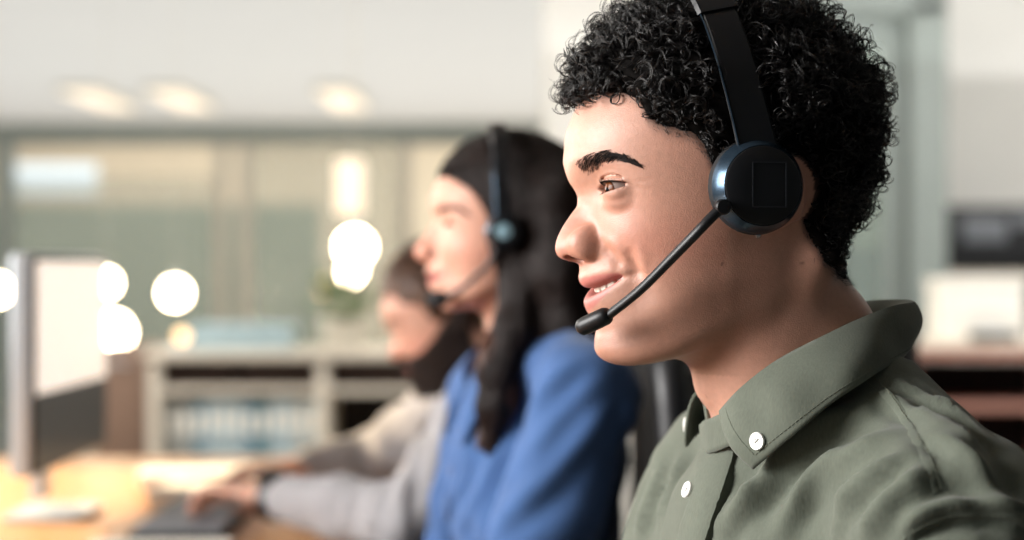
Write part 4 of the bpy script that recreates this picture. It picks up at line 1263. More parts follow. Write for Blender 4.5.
    # right hand bookcase, with things on it
    d = 5.2; zt = PZ(350, d); x0, x1 = PX(905, d), PX(1150, d)
    bc = bookcase(x0, x1, d, zt, [PZ(408, d), PZ(470, d), .08], [x0+.018, PX(1070, d), x1-.018], 'brown wooden bookcase behind the shoulder at the right', ('walnut_red', 'walnut_red', False))
    MB().box(((x0+x1)/2, d+.17, zt+.012), ((x1-x0)/2, .17, .012), bev=.003).obj('white_top', MATS['shelf_white'], bc)
    x = PX(992, d); z0 = zt+.024
    o = MB().box((x, d+.2, z0+.088), (.118, .12, .088), bev=.008).obj('carton', MATS['paper'], origin=(x, d+.2, z0)); tag(o, 'white box on the brown bookcase at right edge', 'box')
    MB().box((x, d+.2, z0+.17), (.122, .124, .014), bev=.004).obj('box_lid', MATS['paper'], o)
    x = PX(998, d); o = MB().box((x, d+.045, z0+.014), (.062, .04, .014), rot=rotz(.2), bev=.005).obj('pencil_case', MATS['black_plastic'], origin=(x, d+.045, z0)); tag(o, 'dark case lying before the white box at right', 'case')
    MB().tube([(x-.058, d+.03, z0+.0285), (x+.058, d+.054, z0+.0285)], .0015, 6).obj('zip', MATS['silver'], o)
    # dark printer on the wall shelf behind
    D = 7.2; x = PX(1000, D); z = PZ(272, D)
    t = empty('wall_shelf', (x, D+.2, z-.03)); tag(t, 'pale wall shelf carrying the dark machine', 'shelf')
    MB().box((x, D+.2, z-.015), (.33, .19, .015), bev=.003).obj('shelf_board', MATS['shelf_white'], t)
    for s in (-.22, .22): MB().box((x+s, D+.3, z-.07), (.012, .09, .04), bev=.003).obj('bracket', MATS['silver'], t)
    t = MB().box((x, D+.2, z+.135), (.22, .15, .135), bev=.02).obj('printer', MATS['black_plastic'], origin=(x, D+.2, z)); tag(t, 'dark office printer on the wall shelf at right', 'printer')
    MB().box((x-.05, D+.043, z+.17), (.09, .012, .05), bev=.006).obj('paper_tray', MATS['mid_grey'], t)
    MB().box((x+.12, D+.046, z+.21), (.05, .008, .03), bev=.004).obj('control_panel', MATS['mid_grey'], t)

mat('tan_wood', (138, 112, 96), rough=.5, noise=.12, nscale=4, stretch=(1, 1, 12))
mat('mid_grey', (120, 124, 130), rough=.5)
mat('box_dark', (52, 36, 30), rough=.6, noise=.15, nscale=10)
mat('box_blue', (172, 194, 200), rough=.6, noise=.05)
mat('binder_grey', (176, 178, 172), rough=.5); mat('binder_blue', (120, 158, 176), rough=.5); mat('binder_pale', (190, 212, 220), rough=.5)
mat('binder_teal', (88, 136, 150), rough=.5); mat('binder_white', (214, 216, 210), rough=.5)
def rotz(a): return [[math.cos(a), -math.sin(a), 0], [math.sin(a), math.cos(a), 0], [0, 0, 1]]

def plant(x, y, z, r, h, label):
    t = empty('potted_plant', (x, y, z)); tag(t, label, 'plant')
    MB().lathe([(r*.7, 0), (r*.78, .004), (r, h*.9), (r*1.05, h), (r*.94, h), (r*.9, h*.86)], (x, y, z), n=36).obj('pot', MATS['pot'], t)
    MB().lathe([(r*.9, h*.85), (r*.5, h*.88), (.002, h*.9)], (x, y, z), n=24).obj('soil', MATS['soil'], t)
    B = MB(); S = MB(); rr = np.random.default_rng(5)
    for i in range(46):
        a = rr.uniform(0, 6.28); el = rr.uniform(.35, 1.35); ln = rr.uniform(.06, .15)
        d = np.array([math.cos(a)*math.cos(el), math.sin(a)*math.cos(el), math.sin(el)]); p0 = np.array([x, y, z+h*.88])+np.array([math.cos(a), math.sin(a), 0])*r*.3
        p1 = p0+d*ln; S.tube([p0, (p0+p1)/2+np.array([0, 0, .006]), p1], [.0022, .0018, .0012], 5)
        s = np.cross(d, [0, 0, 1]); s /= np.linalg.norm(s); u = np.cross(s, d); L_ = rr.uniform(.035, .06)
        q = [p1+d*L_*t_+s*wd*L_*e+u*(-.25*L_*t_*t_+.12*abs(e)*wd*L_) for t_, wd in ((0, .06), (.25, .3), (.55, .36), (.8, .2), (1, .02)) for e in (-1, 0, 1)]
        B.grid(np.array(q).reshape(5, 3, 3))
    B.obj('leaves', MATS['leaf'], t); S.obj('stems', MATS['leaf'], t)

def desk():
    x0, x1, y0, y1, zt = -1.45, -.21, .55, 3.78, .735
    t = empty('desk', ((x0+x1)/2, (y0+y1)/2, 0)); tag(t, 'long honey coloured oak desk the three people work at', 'desk')
    MB().box(((x0+x1)/2, (y0+y1)/2, zt-.016), ((x1-x0)/2, (y1-y0)/2, .016), bev=.004).obj('desktop', MATS['oak'], t)
    for x in (x0+.08, x1-.1):
        for y in (y0+.08, (y0+y1)/2, y1-.08):
            MB().box((x, y, (zt-.032)/2), (.025, .025, (zt-.032)/2), bev=.004).obj('desk_leg', MATS['black_plastic'], t)
    MB().box((x0+.3, (y0+y1)/2, zt-.09), (.012, (y1-y0)/2-.1, .05)).obj('crossbar', MATS['black_plastic'], t)
    z = zt
    # monitor, seen almost edge on
    Y0, Y1 = 2.64, 3.12; X = PX(34, 2.65)
    m = empty('monitor', (X-.02, (Y0+Y1)/2, z)); tag(m, 'computer monitor turned to the bearded person, seen nearly edge on', 'monitor')
    zb, zt2 = PZ(478, 2.65), PZ(253, 2.65); zc, hh = (zb+zt2)/2, (zt2-zb)/2
    MB().box((X-.018, (Y0+Y1)/2, zc), (.016, (Y1-Y0)/2, hh), bev=.006).obj('casing', MATS['silver'], m)
    sc = MB().box((X-.001, (Y0+Y1)/2, zc), (.0022, (Y1-Y0)/2-.004, hh-.004), bev=.001).obj('bezel', MATS['black_plastic'], m)
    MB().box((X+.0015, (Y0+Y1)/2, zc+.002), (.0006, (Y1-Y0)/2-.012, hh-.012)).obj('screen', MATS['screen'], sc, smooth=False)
    MB().box((X+.0026, (Y0+Y1)/2, (.945+zt2-.012)/2), (.0004, (Y1-Y0)/2-.013, (zt2-.012-.945)/2)).obj('lit_page', MATS['lit_page'], sc, smooth=False)  # glowing sheet paints the bright reflection on the upper screen
    MB().box((X-.05, (Y0+Y1)/2, (z+zc)/2+.02), (.012, .03, (zc-z)/2-.01), bev=.004).obj('stand_neck', MATS['silver'], m)
    MB().box((X-.03, (Y0+Y1)/2, z+.005), (.06, .09, .005), bev=.003).obj('stand_base', MATS['silver'], m)
    # keyboard under the hands
    kx, ky = -.485, 2.80
    k = empty('keyboard', (kx, ky, z)); tag(k, 'dark keyboard under the bearded person\'s hands', 'keyboard')
    MB().box((kx, ky, z+.008), (.07, .22, .008), bev=.003).obj('keyboard_case', MATS['black_plastic'], k)
    for i in range(5):
        for j in range(15):
            MB().box((kx-.052+i*.026, ky-.205+j*.0293, z+.0185), (.0105, .0125, .0028), bev=.001).obj('key', MATS['mid_grey'], k) if (i, j) != (4, 7) else None
    p = MB().box((-.50, 2.535, z+.004), (.10, .04, .004), rot=rotz(.06)).obj('notepad', MATS['paper'], origin=(-.5, 2.535, z), smooth=False); tag(p, 'white notepad on the desk before the dark keyboard', 'notepad')
    MB().tube([(-.6, 2.50, z+.0092), (-.4, 2.512, z+.0092)], .0016, 6).obj('binding', MATS['mid_grey'], p)
    for i, (x, y, a, lab) in enumerate([(-.58, 3.30, .2, 'sunlit stack of papers on the desk, farther one'), (-.50, 3.06, -.1, 'sunlit stack of papers beyond the keyboard, nearer one')]):
        o = MB()
        for q in range(9): o.box((x, y, z+.0015+q*.003), (.105, .075, .0014), rot=rotz(a+rng.normal(0, .03)))
        o = o.obj('paper_stack', MATS['paper'], origin=(x, y, z), smooth=False); tag(o, lab, 'papers', 'paper stacks on the desk')

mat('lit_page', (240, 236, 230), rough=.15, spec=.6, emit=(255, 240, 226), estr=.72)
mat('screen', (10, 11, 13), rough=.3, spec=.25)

def office_chair(loc, yaw, label, back_lean=.12, back_h=.50):
    c, s = math.cos(yaw), math.sin(yaw)                # local +x = where the sitter faces
    Mx = np.array([[c, -s, 0], [s, c, 0], [0, 0, 1]]); o = np.asarray(loc, float)
    t = empty('office_chair', loc); tag(t, label, 'chair')
    def put(B, name, m, par=t, **k):
        B.v = [v@Mx.T+o for v in B.v]; return B.obj(name, MATS[m], par, **k)
    put(MB().box((0, 0, .43), (.235, .24, .035), bev=.03), 'seat', 'black_mesh')
    P = np.array([[[-.235-back_lean*(z_/.55)-.05*math.sin(z_/.55*3.1)*.6+.05*(y_/.22)**2, y_*(1-.16*(z_/.55)**3), .53+z_] for y_ in np.linspace(-.22, .22, 13)] for z_ in np.linspace(0, back_h, 13)])
    q = P.copy(); q[..., 0] -= .035
    B = MB().grid(P).grid(q[:, ::-1]); put(B, 'backrest', 'black_mesh')
    rim = np.vstack([P[0], P[:, -1], P[-1, ::-1], P[::-1, 0]]); rim[:, 0] -= .017
    put(MB().tube(rim, .019, 10), 'back_frame', 'black_plastic')
    put(MB().tube([(-.08, 0, .40), (-.26, 0, .42), (-.30, 0, .52), (-.30, 0, .70)], .02, 10), 'back_support', 'black_plastic')
    put(MB().lathe([(.03, .12), (.03, .30), (.022, .30), (.022, .40)], (0, 0, 0), n=20), 'gas_column', 'silver')
    for k in range(5):
        a = k*2*math.pi/5+.3; d = np.array([math.cos(a), math.sin(a), 0])
        lg = put(MB().tube([np.array([0, 0, .13]), d*.16+np.array([0, 0, .11]), d*.30+np.array([0, 0, .075])], [.026, .02, .015], 10), 'chair_leg', 'black_plastic')
        w = np.array([-d[1], d[0], 0])
        put(MB().lathe([(.012, -.022), (.028, -.022), (.03, -.012), (.03, .012), (.028, .022), (.012, .022)], d*.30+np.array([0, 0, .030]), w, 20), 'caster', 'black_plastic', lg)
    return t
# ------------------------------------------------------------------ the woman and the bearded man
import copy
mat('dark_brown_hair', (34, 22, 18), rough=.5, spec=.25)
mat('hair_tip_brown', (92, 56, 40), rough=.4, spec=.5)
mat('brown_hair', (84, 58, 42), rough=.5)
mat('beard_hair', (44, 30, 24), rough=.6)
MATS['denim_blue'] = fabric('blue_chambray', (58, 86, 130), noise=.14)
MATS['greige'] = fabric('pale_jersey', (150, 149, 152), noise=.06, weave=1800)
MATS['navy'] = fabric('navy_twill', (38, 44, 60), noise=.1)
mat('skin_warm', (205, 155, 130), rough=.5, spec=.4, attr='col', noise=.05, nscale=200, bump=.1, bscale=700, sss=.2, ssss=.004)
mat('watch_black', (16, 16, 18), rough=.4)

H2 = HF(513, 231, 2.05, 3, sc=.95)
L2 = H2.loc
S2 = copy.deepcopy(S1)
PX2 = [(452, 150), (441, 165), (435.5, 176), (433, 188), (432.3, 200), (433, 208), (434.5, 214), (434.8, 219), (431, 226), (425, 235), (418.5, 243), (414, 249.5), (414.3, 254), (418, 259), (424, 262), (428.5, 264), (428.5, 267.5),
       (425.8, 271), (427, 274.5), (432, 276.5), (432.5, 278), (429, 280.5), (428.2, 284), (430.5, 288.5), (434.5, 292.5), (436.5, 297), (437, 302), (439, 307), (443, 312), (447, 320)]
BX2 = [(452, 150), (441, 165), (435.5, 176), (433.5, 188), (434, 198), (436, 208), (438.5, 220), (439, 235), (437.5, 250), (434.5, 263), (433.5, 272), (434.5, 282), (438, 293), (440, 301), (442, 307), (445, 313), (447, 320)]
S2['P'] = prof(H2, PX2); S2['B'] = prof(H2, BX2)
z2 = lambda py: L2(440, py)[2]
S2['tip'] = L2(413.5, 251.5)
S2['zm'] = z2(277.3); S2['mw'] = 25; S2['lift'] = 1.5; S2['gap'] = .9; S2['xlip'] = L2(427.5, 277)[0]; S2['gapdepth'] = 9
S2['w'] = [(z2(150), 60), (z2(190), 50), (z2(205), 20), (z2(219), 8.5), (z2(230), 8.5), (z2(240), 10.5), (z2(249), 13), (z2(257), 12.5), (z2(262), 16), (z2(268), 24), (z2(277), 25), (z2(286), 22), (z2(294), 20), (z2(304), 18), (z2(320), 22)]
S2['e'] = [(z2(150), 2), (z2(219), 2), (z2(240), 2.2), (z2(257), 2.5), (z2(270), 2.3), (z2(320), 2)]
S2['b'] = [(-140, 32), (-112, 38), (-100, 43), (-85, 49), (-65, 55), (-45, 60), (-20, 65), (0, 66), (40, 68), (80, 66)]
S2['chin_z'] = z2(313); dz = S2['chin_z']+110
S2['jaw'] = [(x, z+dz+1) for x, z in [(130, -113), (100, -112), (80, -110), (60, -104), (40, -96), (20, -85), (0, -70), (-20, -52), (-40, -36)]]
S2['neck'] = ((0, 0, -45), (-45, 0, -205), 49, 50)
e2 = L2(452.5, 224.5, 33)
S2['eye'] = (e2[0]-12.5, 33, e2[2]); S2['er'] = 12.
S2['lid'] = (20., e2[2]-1, 46., e2[2]+.8); S2['liner'] = .9; S2['up'] = 3.6; S2['dn'] = 2.6; S2['brow'] = 1.2; S2['cheek'] = 4.5; S2['bag'] = .6; S2['muz'] = 5.
S2['ala'] = tuple(L2(428, 252.5, 12)); S2['ala_r'] = (8.5, 5.5, 8); S2['nostril'] = tuple(L2(421.5, 259, 5.5)); S2['nostril_r'] = (5, 2.5, 3.5)
S2['fold'] = [((20, z2(250)), (33, z2(276)), .7, 5.0)]
S2['lipu'] = 7.; S2['lipl'] = 9.; S2['cran'] = ((3, 0, 33), (91, 73, 85)); S2['cranx'] = [(140, 160), (60, 140), (38, 108), (24, 90), (12, 80), (0, 72), (-20, 62), (-60, 34)]; S2['adam'] = None; S2['ear'] = (-9, 69, -8); S2['ear_s'] = .9

H3 = HF(456, 316, 2.72, 0, pitch=17, sc=.90)
S3 = copy.deepcopy(S1)
S3['gap'] = 0; S3['lift'] = 2; S3['mw'] = 26; S3['muz'] = 5; S3['fold'] = []; S3['bag'] = .8; S3['up'] = 1.2; S3['dn'] = 2.0

T2 = TF(W(516, 352, 2.05), 12, 7)
T3 = TF(W(467, 391, 2.72), 4, 24)
def Jt(T, sh, el, wr, kn, nn, side):
    f = lambda p: tuple(T.linv(p))
    return (f(sh), f(el), f(wr), f(kn), nn, side)
# joints in the world: shoulder, elbow, wrist, knuckles, back-of-hand direction, thumb side
A3 = [Jt(T3, W(470, 432, 2.56), W(408, 519, 2.50), W(268, 496, 2.66), W(222, 487, 2.70), (-.25, -.15, 1), 1),
      Jt(T3, W(440, 412, 2.90), W(372, 462, 3.02), W(296, 470, 2.94), W(252, 472, 2.90), (-.25, .15, 1), -1)]
A2 = [Jt(T2, W(590, 402, 1.90), W(505, 622, 1.86), W(290, 606, 1.98), W(235, 600, 2.02), (-.2, -.1, 1), 1),
      Jt(T2, W(494, 402, 2.20), W(452, 600, 2.24), W(285, 592, 2.24), W(235, 586, 2.2), (-.2, .1, 1), -1)]
A1 = [((-4, 158, -78), (70, 205, -330), (290, 150, -345), (375, 130, -352), (-.2, -.1, 1), 1),
      ((20, -150, -100), (120, -200, -270), (330, -150, -320), (415, -130, -330), (-.2, .1, 1), -1)]

def trousers(T, parent, yaw, seat_z, depth, m, sx=-60.):
    """hips on the seat, thighs forward, shins down; world axes turned by yaw"""
    hip = T.w((sx, 0, -540)); hx, hy = hip[0], hip[1]
    G = Field(axis([(-200, 640, 14)]), axis([(-260, 260, 14)]), axis([(-470, 190, 14)]))
    G.ell((0, 0, 30), (150, 185, 130), 40)
    for s in (-1, 1):
        G.chain([(20, s*90, 0), (420, s*110, 20), (440, s*110, -60)], [92, 72, 66], 40)
        G.chain([(430, s*110, 0), (400, s*110, -400)], [66, 52], 30)
    P, q = G.mesh(); a = R(yaw); f = np.array([-math.cos(a), -math.sin(a)]); l = np.array([math.sin(a), -math.cos(a)])
    P = relax(P.astype(float), q, 2)
    v = np.zeros_like(P); v[:, :2] = np.array([hx, hy])+.001*(P[:, :1]*f+P[:, 1:2]*l); v[:, 2] = seat_z+.085+.001*P[:, 2]
    o = mesh_obj('trousers', v, q, m, parent)
    for s in (-1, 1):
        S = Field(axis([(-80, 220, 8)]), axis([(-70, 70, 8)]), axis([(-10, 150, 8)]))
        S.chain([(0, 0, 60), (20, 0, 44), (90, 0, 34), (150, 0, 30)], [46, 46, 42, 34], 20)
        S.op(lambda X, Y, Z: (2.-Z+0*X+0*Y).astype(np.float32), (-100, -100, -20), (300, 100, 200), 4, 'i')
        P, q = S.mesh(); P = P.astype(float); P[:, 0] += 395; P[:, 1] += s*110
        w_ = np.zeros_like(P); w_[:, :2] = np.array([hx, hy])+.001*(P[:, :1]*f+P[:, 1:2]*l); w_[:, 2] = .001*P[:, 2]
        mesh_obj('shoe', w_, q, MATS['black_plastic'], parent)
    return hx, hy

def person(hf, S, T, A, label, fine, bstep, base, lip, skin, fade, seat=.45, yaw=0, gaze=(1, .0, -.1), teeth=False, pelvis=(-40, 0, -520), iris=(92, 52, 30), lines=None, moles=None):
    bx = body_box(hf, T, A, pelvis)
    G = sculpt_head(S, fine, bx, bstep)
    body(G, hf, T, A, pelvis=pelvis)
    P, q = G.mesh(); P = relax(P.astype(float), q, 2, .4)
    low = (P[:, 2] < -140).astype(float); P = relax(P, q, 4, .5, low)
    if lines:
        bv = bvh_of(P, q); N = vnormals(P, q)
        P = folds(P, N, [(on_face(hf, bv, pix), h, w_) for pix, h, w_ in lines])
    col = face_colors(S, P, base, lip, fade)
    if moles:
        for c_, r_ in zip(on_face(hf, bvh_of(P, q), moles), (1.15, .95, .7)):
            m_ = sstep(r_+.5, r_-.5, np.linalg.norm(P-c_, axis=1))[:, None]*.75
            col = col*(1-m_)+np.array(lin((84, 52, 40))[:3])*m_
    hip = T.w((pelvis[0]-20, 0, -540))
    o = mesh_obj('person', hf.w(P), q, skin, origin=(hip[0], hip[1], 0), cols={'col': col})
    tag(o, label, 'person')
    for sy in (1, -1): eyeball('eye', hf, np.array(S['eye'])*[1, sy, 1], S['er'], gaze, o, iris)
    if teeth: make_teeth(S, hf, o)
    hd = (P[q].mean(1)[:, 2] > -150)
    used = np.unique(q[hd]); mp = np.full(len(P), -1); mp[used] = np.arange(len(used))
    return o, P[used], mp[q[hd]]

# ---- long hair: smooth mass + long strands
def woman_hair(parent):
    hf = H2; L = hf.loc
    G = Field(axis([(-190, 140, 3)]), axis([(-130, 130, 3)]), axis([(-330, 150, 3)]))
    c, r = S2['cran']; G.ell(c, np.array(r)+[4, 7, 5], 10)
    G.ell((-40, 0, 0), (82, 84, 96), 20)
    # falling behind the shoulders
    G.chain([(-62, 0, 10), (-88, 0, -90), (-98, 0, -190)], [72, 62, 48], 30, sq=((1, 0, .1), .75))
    for sy in (1, -1):
        G.chain([(-40, sy*62, 30), (-44, sy*70, -50), (-52, sy*70, -130), (-60, sy*62, -200)], [34, 34, 36, 30], 24)
    # cut the face and neck free
    fz = S2['eye'][2]
    def face(X, Y, Z):
        # hairline from the forehead, past the temple, down in front of the near ear
        xh = np.interp(Z, [-260, -150, -110, -60, -20, 20, 45, 62, 80], [40, 36, 14, 8, 10, 32, 52, 74, 160]).astype(np.float32)
        d = xh-X
        return (d+0*Y).astype(np.float32)
    keep = G.F.copy()
    G.op(face, (-200, -140, -400), (200, 140, 150), 6, 's')
    def low(X, Y, Z): return np.maximum(np.maximum(np.abs(Y)-50, -Z-400), np.maximum(-40-X, Z+40)).astype(np.float32)
    G.op(low, (-200, -140, -400), (200, 140, 150), 8, 's')
    # front locks over the near ear down to the chest
    lk = [L(500, 200, 64), L(506, 245, 74), L(519, 290, 80), L(514, 330, 92), L(498, 372, 100), L(494, 408, 104), L(490, 450, 104)]
    G.chain(lk, [13, 16, 20, 22, 20, 18, 6], 12)
    P, q = G.mesh(); P = relax(P.astype(float), q, 3)
    o = mesh_obj('hair', hf.w(P), q, MATS['hair_mass2'], parent)
    # strands laid along the mass, from a parting on the crown downwards
    N = vnormals(P, q); bv = bvh_of(P, q)
    w = np.where(P[:, 2] > -120, 1., .5)
    R0, f = surface_samples(P, q, w, 3400)
    k = 22; Q = np.zeros((len(R0), k, 3)); cur = R0.copy(); rr = np.random.default_rng(9)
    nn = N[q[f]].mean(1); ph = rr.uniform(0, 6.28, len(R0))
    for i in range(k):
        for j in range(len(cur)):
            h = bv.find_nearest(Vector(cur[j]))
            p, n_ = np.array(h[0]), np.array(h[1])
            Q[j, i] = p+n_*(.6+1.3*math.sin(i*.8+ph[j])**2)
            dn = np.array([-.35 if p[2] > 20 else .0, .25*np.sign(p[1])*(p[2] > 60), -1.]); dn -= n_*dn.dot(n_); l_ = np.linalg.norm(dn)
            cur[j] = p+dn/(l_+1e-6)*6.5
    hv, hq = strands(Q, (np.linspace(1, .5, k)*.75)[None]*rr.uniform(.6, 1.3, (len(Q), 1)))
    mesh_obj('hair_strands', hf.w(hv), hq, MATS['dark_brown_hair'], o)
    # wavy front lock with lighter ends
    t = np.linspace(0, 1, 60); lkc = np.array(lk); u = t*(len(lk)-1)
    base = np.stack([curve(list(zip(range(len(lk)), lkc[:, i])), u) for i in range(3)], 1)
    Q = []
    for i in range(420):
        a = rr.uniform(0, 6.28); rad = rr.uniform(.55, 1.12)*np.interp(t, [0, .2, .55, .8, 1], [12, 17, 23, 20, 6])
        sp = a+t*5.5+rr.normal(0, .15)
        wv = np.sin(t*13+.5+rr.normal(0, .25))*np.interp(t, [0, .35, .6, 1], [0, 4, 9, 9])
        Q.append(base+np.stack([np.cos(sp)*rad+wv, np.sin(sp)*rad*.8, 0*t], 1))
    Q = np.array(Q); hv, hq = strands(Q, (np.linspace(1, .5, 60)*.8)[None])
    lo = mesh_obj('front_lock', hf.w(hv), hq, MATS['dark_brown_hair'], o); lo.data.materials.append(MATS['hair_tip_brown'])
    seg = np.tile(np.repeat(np.arange(59), 3), len(Q)); sid = np.repeat(rr.uniform(0, 1, len(Q)), 59*3)
    lo.data.polygons.foreach_set('material_index', ((seg > 24) & (sid < .55)).astype(np.int32))
    return o
mat('hair_mass2', (17, 12, 11), rough=.7, spec=.2)

def short_hair(hf, S, v, q, parent):
    zone = hair_zone(H1, S1); ins = hair_mask(v, zone); N = vnormals(v, q)
    on = (np.linalg.norm(v-np.array([10, 0, 30]), axis=1) < 140) & (ins > 0) & (v[:, 2] > -70) & ~((np.abs(v[:, 1]) > 71.5) & (v[:, 2] < 34) & (np.abs(v[:, 0]+6) < 30))
    P, f = surface_samples(v, q, on.astype(float), 5200)
    n = N[q[f]].mean(1); n /= np.linalg.norm(n, axis=1)[:, None]
    comb = np.array([-.2, 0, .1])+rng.normal(0, .25, (len(P), 3)); d = n*.6+comb; d /= np.linalg.norm(d, axis=1)[:, None]
    L_ = (6+16*sstep(0, 40, hair_mask(P, zone)))*rng.uniform(.7, 1.1, len(P))
    s = np.linspace(0, 1, 7)
    Q = P[:, None]+d[:, None]*(L_[:, None]*s[None])[..., None]+np.array([-.5, 0, -.1])*(L_[:, None]*.7*s[None]**2)[..., None]
    hv, hq = strands(Q, (np.linspace(1, .4, 7)*.9)[None])
    kf = on[q].all(1); us = np.unique(q[kf]); mp = np.full(len(v), -1); mp[us] = np.arange(len(us))
    sv = v[us]+N[us]*(2+5*sstep(0, 30, ins[us]))[:, None]
    return mesh_obj('hair', hf.w(np.vstack([sv, hv])), np.vstack([mp[q[kf]], hq+len(sv)]), MATS['brown_hair'], parent)

def beard_zone(P):
    x, y, z = P.T; ay = np.abs(y)
    top = np.interp(x, [-20, 0, 20, 45, 70, 90, 110], [30, 14, -4, -24, -40, -44, -42])
    m = sstep(top+4, top-4, z)*sstep(-22, -12, x)*sstep(-128, -120, z)
    lips = (np.abs(z+61) < 8)*(ay < 20)*(x > 84)
    return m*(1-lips)
def beard(hf, v, q, parent):
    N = vnormals(v, q); m = beard_zone(v)
    P, f = surface_samples(v, q, m, 5200); n = N[q[f]].mean(1); n /= np.linalg.norm(n, axis=1)[:, None]
    d = n*.75+np.array([.0, 0, -.7])+rng.normal(0, .2, (len(P), 3)); d /= np.linalg.norm(d, axis=1)[:, None]
    s = np.linspace(0, 1, 5); L_ = rng.uniform(8, 15, len(P))
    Q = P[:, None]+d[:, None]*(L_[:, None]*s[None])[..., None]
    hv, hq = strands(Q, (np.linspace(1, .3, 5)*.75)[None])
    kf = (m > .6)[q].all(1); us = np.unique(q[kf]); mp = np.full(len(v), -1); mp[us] = np.arange(len(us))
    sv = v[us]+N[us]*3.5
    return mesh_obj('beard', hf.w(np.vstack([sv, hv])), np.vstack([mp[q[kf]], hq+len(sv)]), MATS['beard_hair'], parent)

def simple_shirt(T, A, m, parent, k, lines, hem=-540, collar=None, cuff=.93, ell=None, amp=1., neck=(56, 64), width=150):
    """shirt with sleeves that follow the arms; A in torso mm"""
    P0 = np.array([q for a in A for q in a[:3]])
    lo, hi = P0.min(0)-110, P0.max(0)+110
    G = Field(axis([(min(lo[0], -190), max(hi[0], 180), 6)]), axis([(min(lo[1], -260), max(hi[1], 260), 6)]), axis([(min(hem, lo[2]), 60, 6)]))
    for c, r in (ell or [((4, 0, -175), (108, width, 160)), ((-46, 0, -95), (64, 122, 84)), ((0, 0, -380), (108, 138, 200))]): G.ell(c, r, k=45, pad=200)
    for a in A:
        s = np.sign(a[0][1])
        G.cap((-22, s*20, 2), np.array(a[0])+[0, 0, 14], 48, 46, 36, pad=90)
        sh, el, wr = [np.array(q) for q in a[:3]]
        G.chain([sh, sh*.5+el*.5+np.array([0, 0, -6]), el, el+(wr-el)*.45, el+(wr-el)*cuff], [58, 54, 47, 42, 34], 22)
    G.cap((-14, 0, 0), (-4, 0, 120), neck[0], neck[1], 6, 's')
    P, q = G.mesh(); P = relax(P.astype(float), q, 3)
    v = T.w(P); N = vnormals(v, q); bv = bvh_of(v, q); ln = []
    for pix, h, w in lines:
        a, _ = surf_line(bv, pix, 14)
        if len(a) > 2: ln.append((a, h*.001*amp, w*.001))
    v = folds(v, N, ln); rr = np.random.default_rng(4)
    for _ in range(16):
        kk = rr.normal(size=3)*rr.choice([16, 30, 50]); v = v+N*(np.sin(v@kk+rr.uniform(0, 6))*.0008)[:, None]
    return mesh_obj('shirt', v, q, m, parent), bvh_of(v, q)

def ring_collar(T, parent, m, pts_in, pts_out, name='collar', th=.0025):
    """collar leaf given by its fold line and outer edge in torso mm, front to front around the neck"""
    A_, B_ = T.w(np.array(pts_in, float)), T.w(np.array(pts_out, float)); n = len(A_)
    tt = np.linspace(0, n-1, 60)
    sm = lambda Q: np.stack([curve(list(zip(range(n), Q[:, i])), tt) for i in range(3)], 1)
    a, b = sm(A_), sm(B_); ctr = a.mean(0); out = a-ctr; out[:, 2] = 0; out /= np.linalg.norm(out, axis=1)[:, None]
    rows = [b*(1-u)+a*u+out*.008*math.sin(math.pi*u) for u in np.linspace(0, 1, 9)]+[a-out*.006*u-np.array([0, 0, .035*u]) for u in np.linspace(.15, 1, 6)]
    o = MB().grid(np.array(rows)).obj(name, m, parent, smooth=60)
    s = o.modifiers.new('thickness', 'SOLIDIFY'); s.thickness = th; s.offset = 0
    return o
# ------------------------------------------------------------------ assembly
room(); furniture(); desk()

# the young man
man, hv_, hq_ = person(H1, S1, T1, A1, 'young person with black curly hair, olive shirt and headset, smiling, nearest the camera', 1.0, 8,
                       (180, 135, 116), (180, 104, 99), MATS['skin'], man_fade(H1, S1), gaze=(1, .36, -.10), teeth=True, moles=[(722, 264), (802, 263), (706, 396)],
                       lines=[([(627, 246), (633, 257), (636.5, 270), (634, 281)], -.85, 4.), ([(604, 246), (614, 255), (623, 267)], -.9, 4.), ([(603, 197.5), (615, 200.5), (629, 196)], -.4, 2.2),
                              ([(634, 186), (642, 188), (650, 192)], -.15, 1.4), ([(634, 182), (643, 181), (652, 181)], -.12, 1.3)])
man_hair(H1, S1, hv_, hq_, man, MATS['black_hair'])
bv1 = bvh_of(hv_, hq_)
bl = [p[1:] for p in on_face(H1, bv1, [(580, 170.5), (590, 162.5), (605, 157), (620, 157), (636, 162)])]
for sy in (1, -1):
    brow_hairs(H1, bv1, bl, [4.0, 5.0, 4.2, 3.0, 1.3], 820, 7., .125, sy, man, MATS['brow_hair'])
    lash_row(H1, S1, sy, man, True, 70, 4.6, .17, bv1)
    lash_row(H1, S1, sy, man, False, 34, 3.5, .10, bv1)
man_shirt(man)
trousers(T1, man, 10, .465, 0, MATS['navy'])
headset(H1, (cup[0], 74, cup[2]), 12, 29.8, L(715, -14, 0)[2]+3, 88,
        [L(722, 207, 97), L(705, 224, 96), L(672, 258, 80), L(640, 290, 62), L(609, 315, 42)],
        (L(610, 314, 43), L(578, 329, 26), 5.9), 'black headset with round ear cup and boom microphone on the curly-haired person', band_w=12.5)
es = H1.w(L(758, 235, 78))
e_ = MB().lathe([(.0003, -.0024), (.0014, -.002), (.0024, 0), (.0014, .002), (.0003, .0024)], es, (0, -1, 0), 20).obj('earring', MATS['steel'], origin=es)
tag(e_, 'tiny silver ear stud below the curly-haired person\'s ear cup', 'earring')

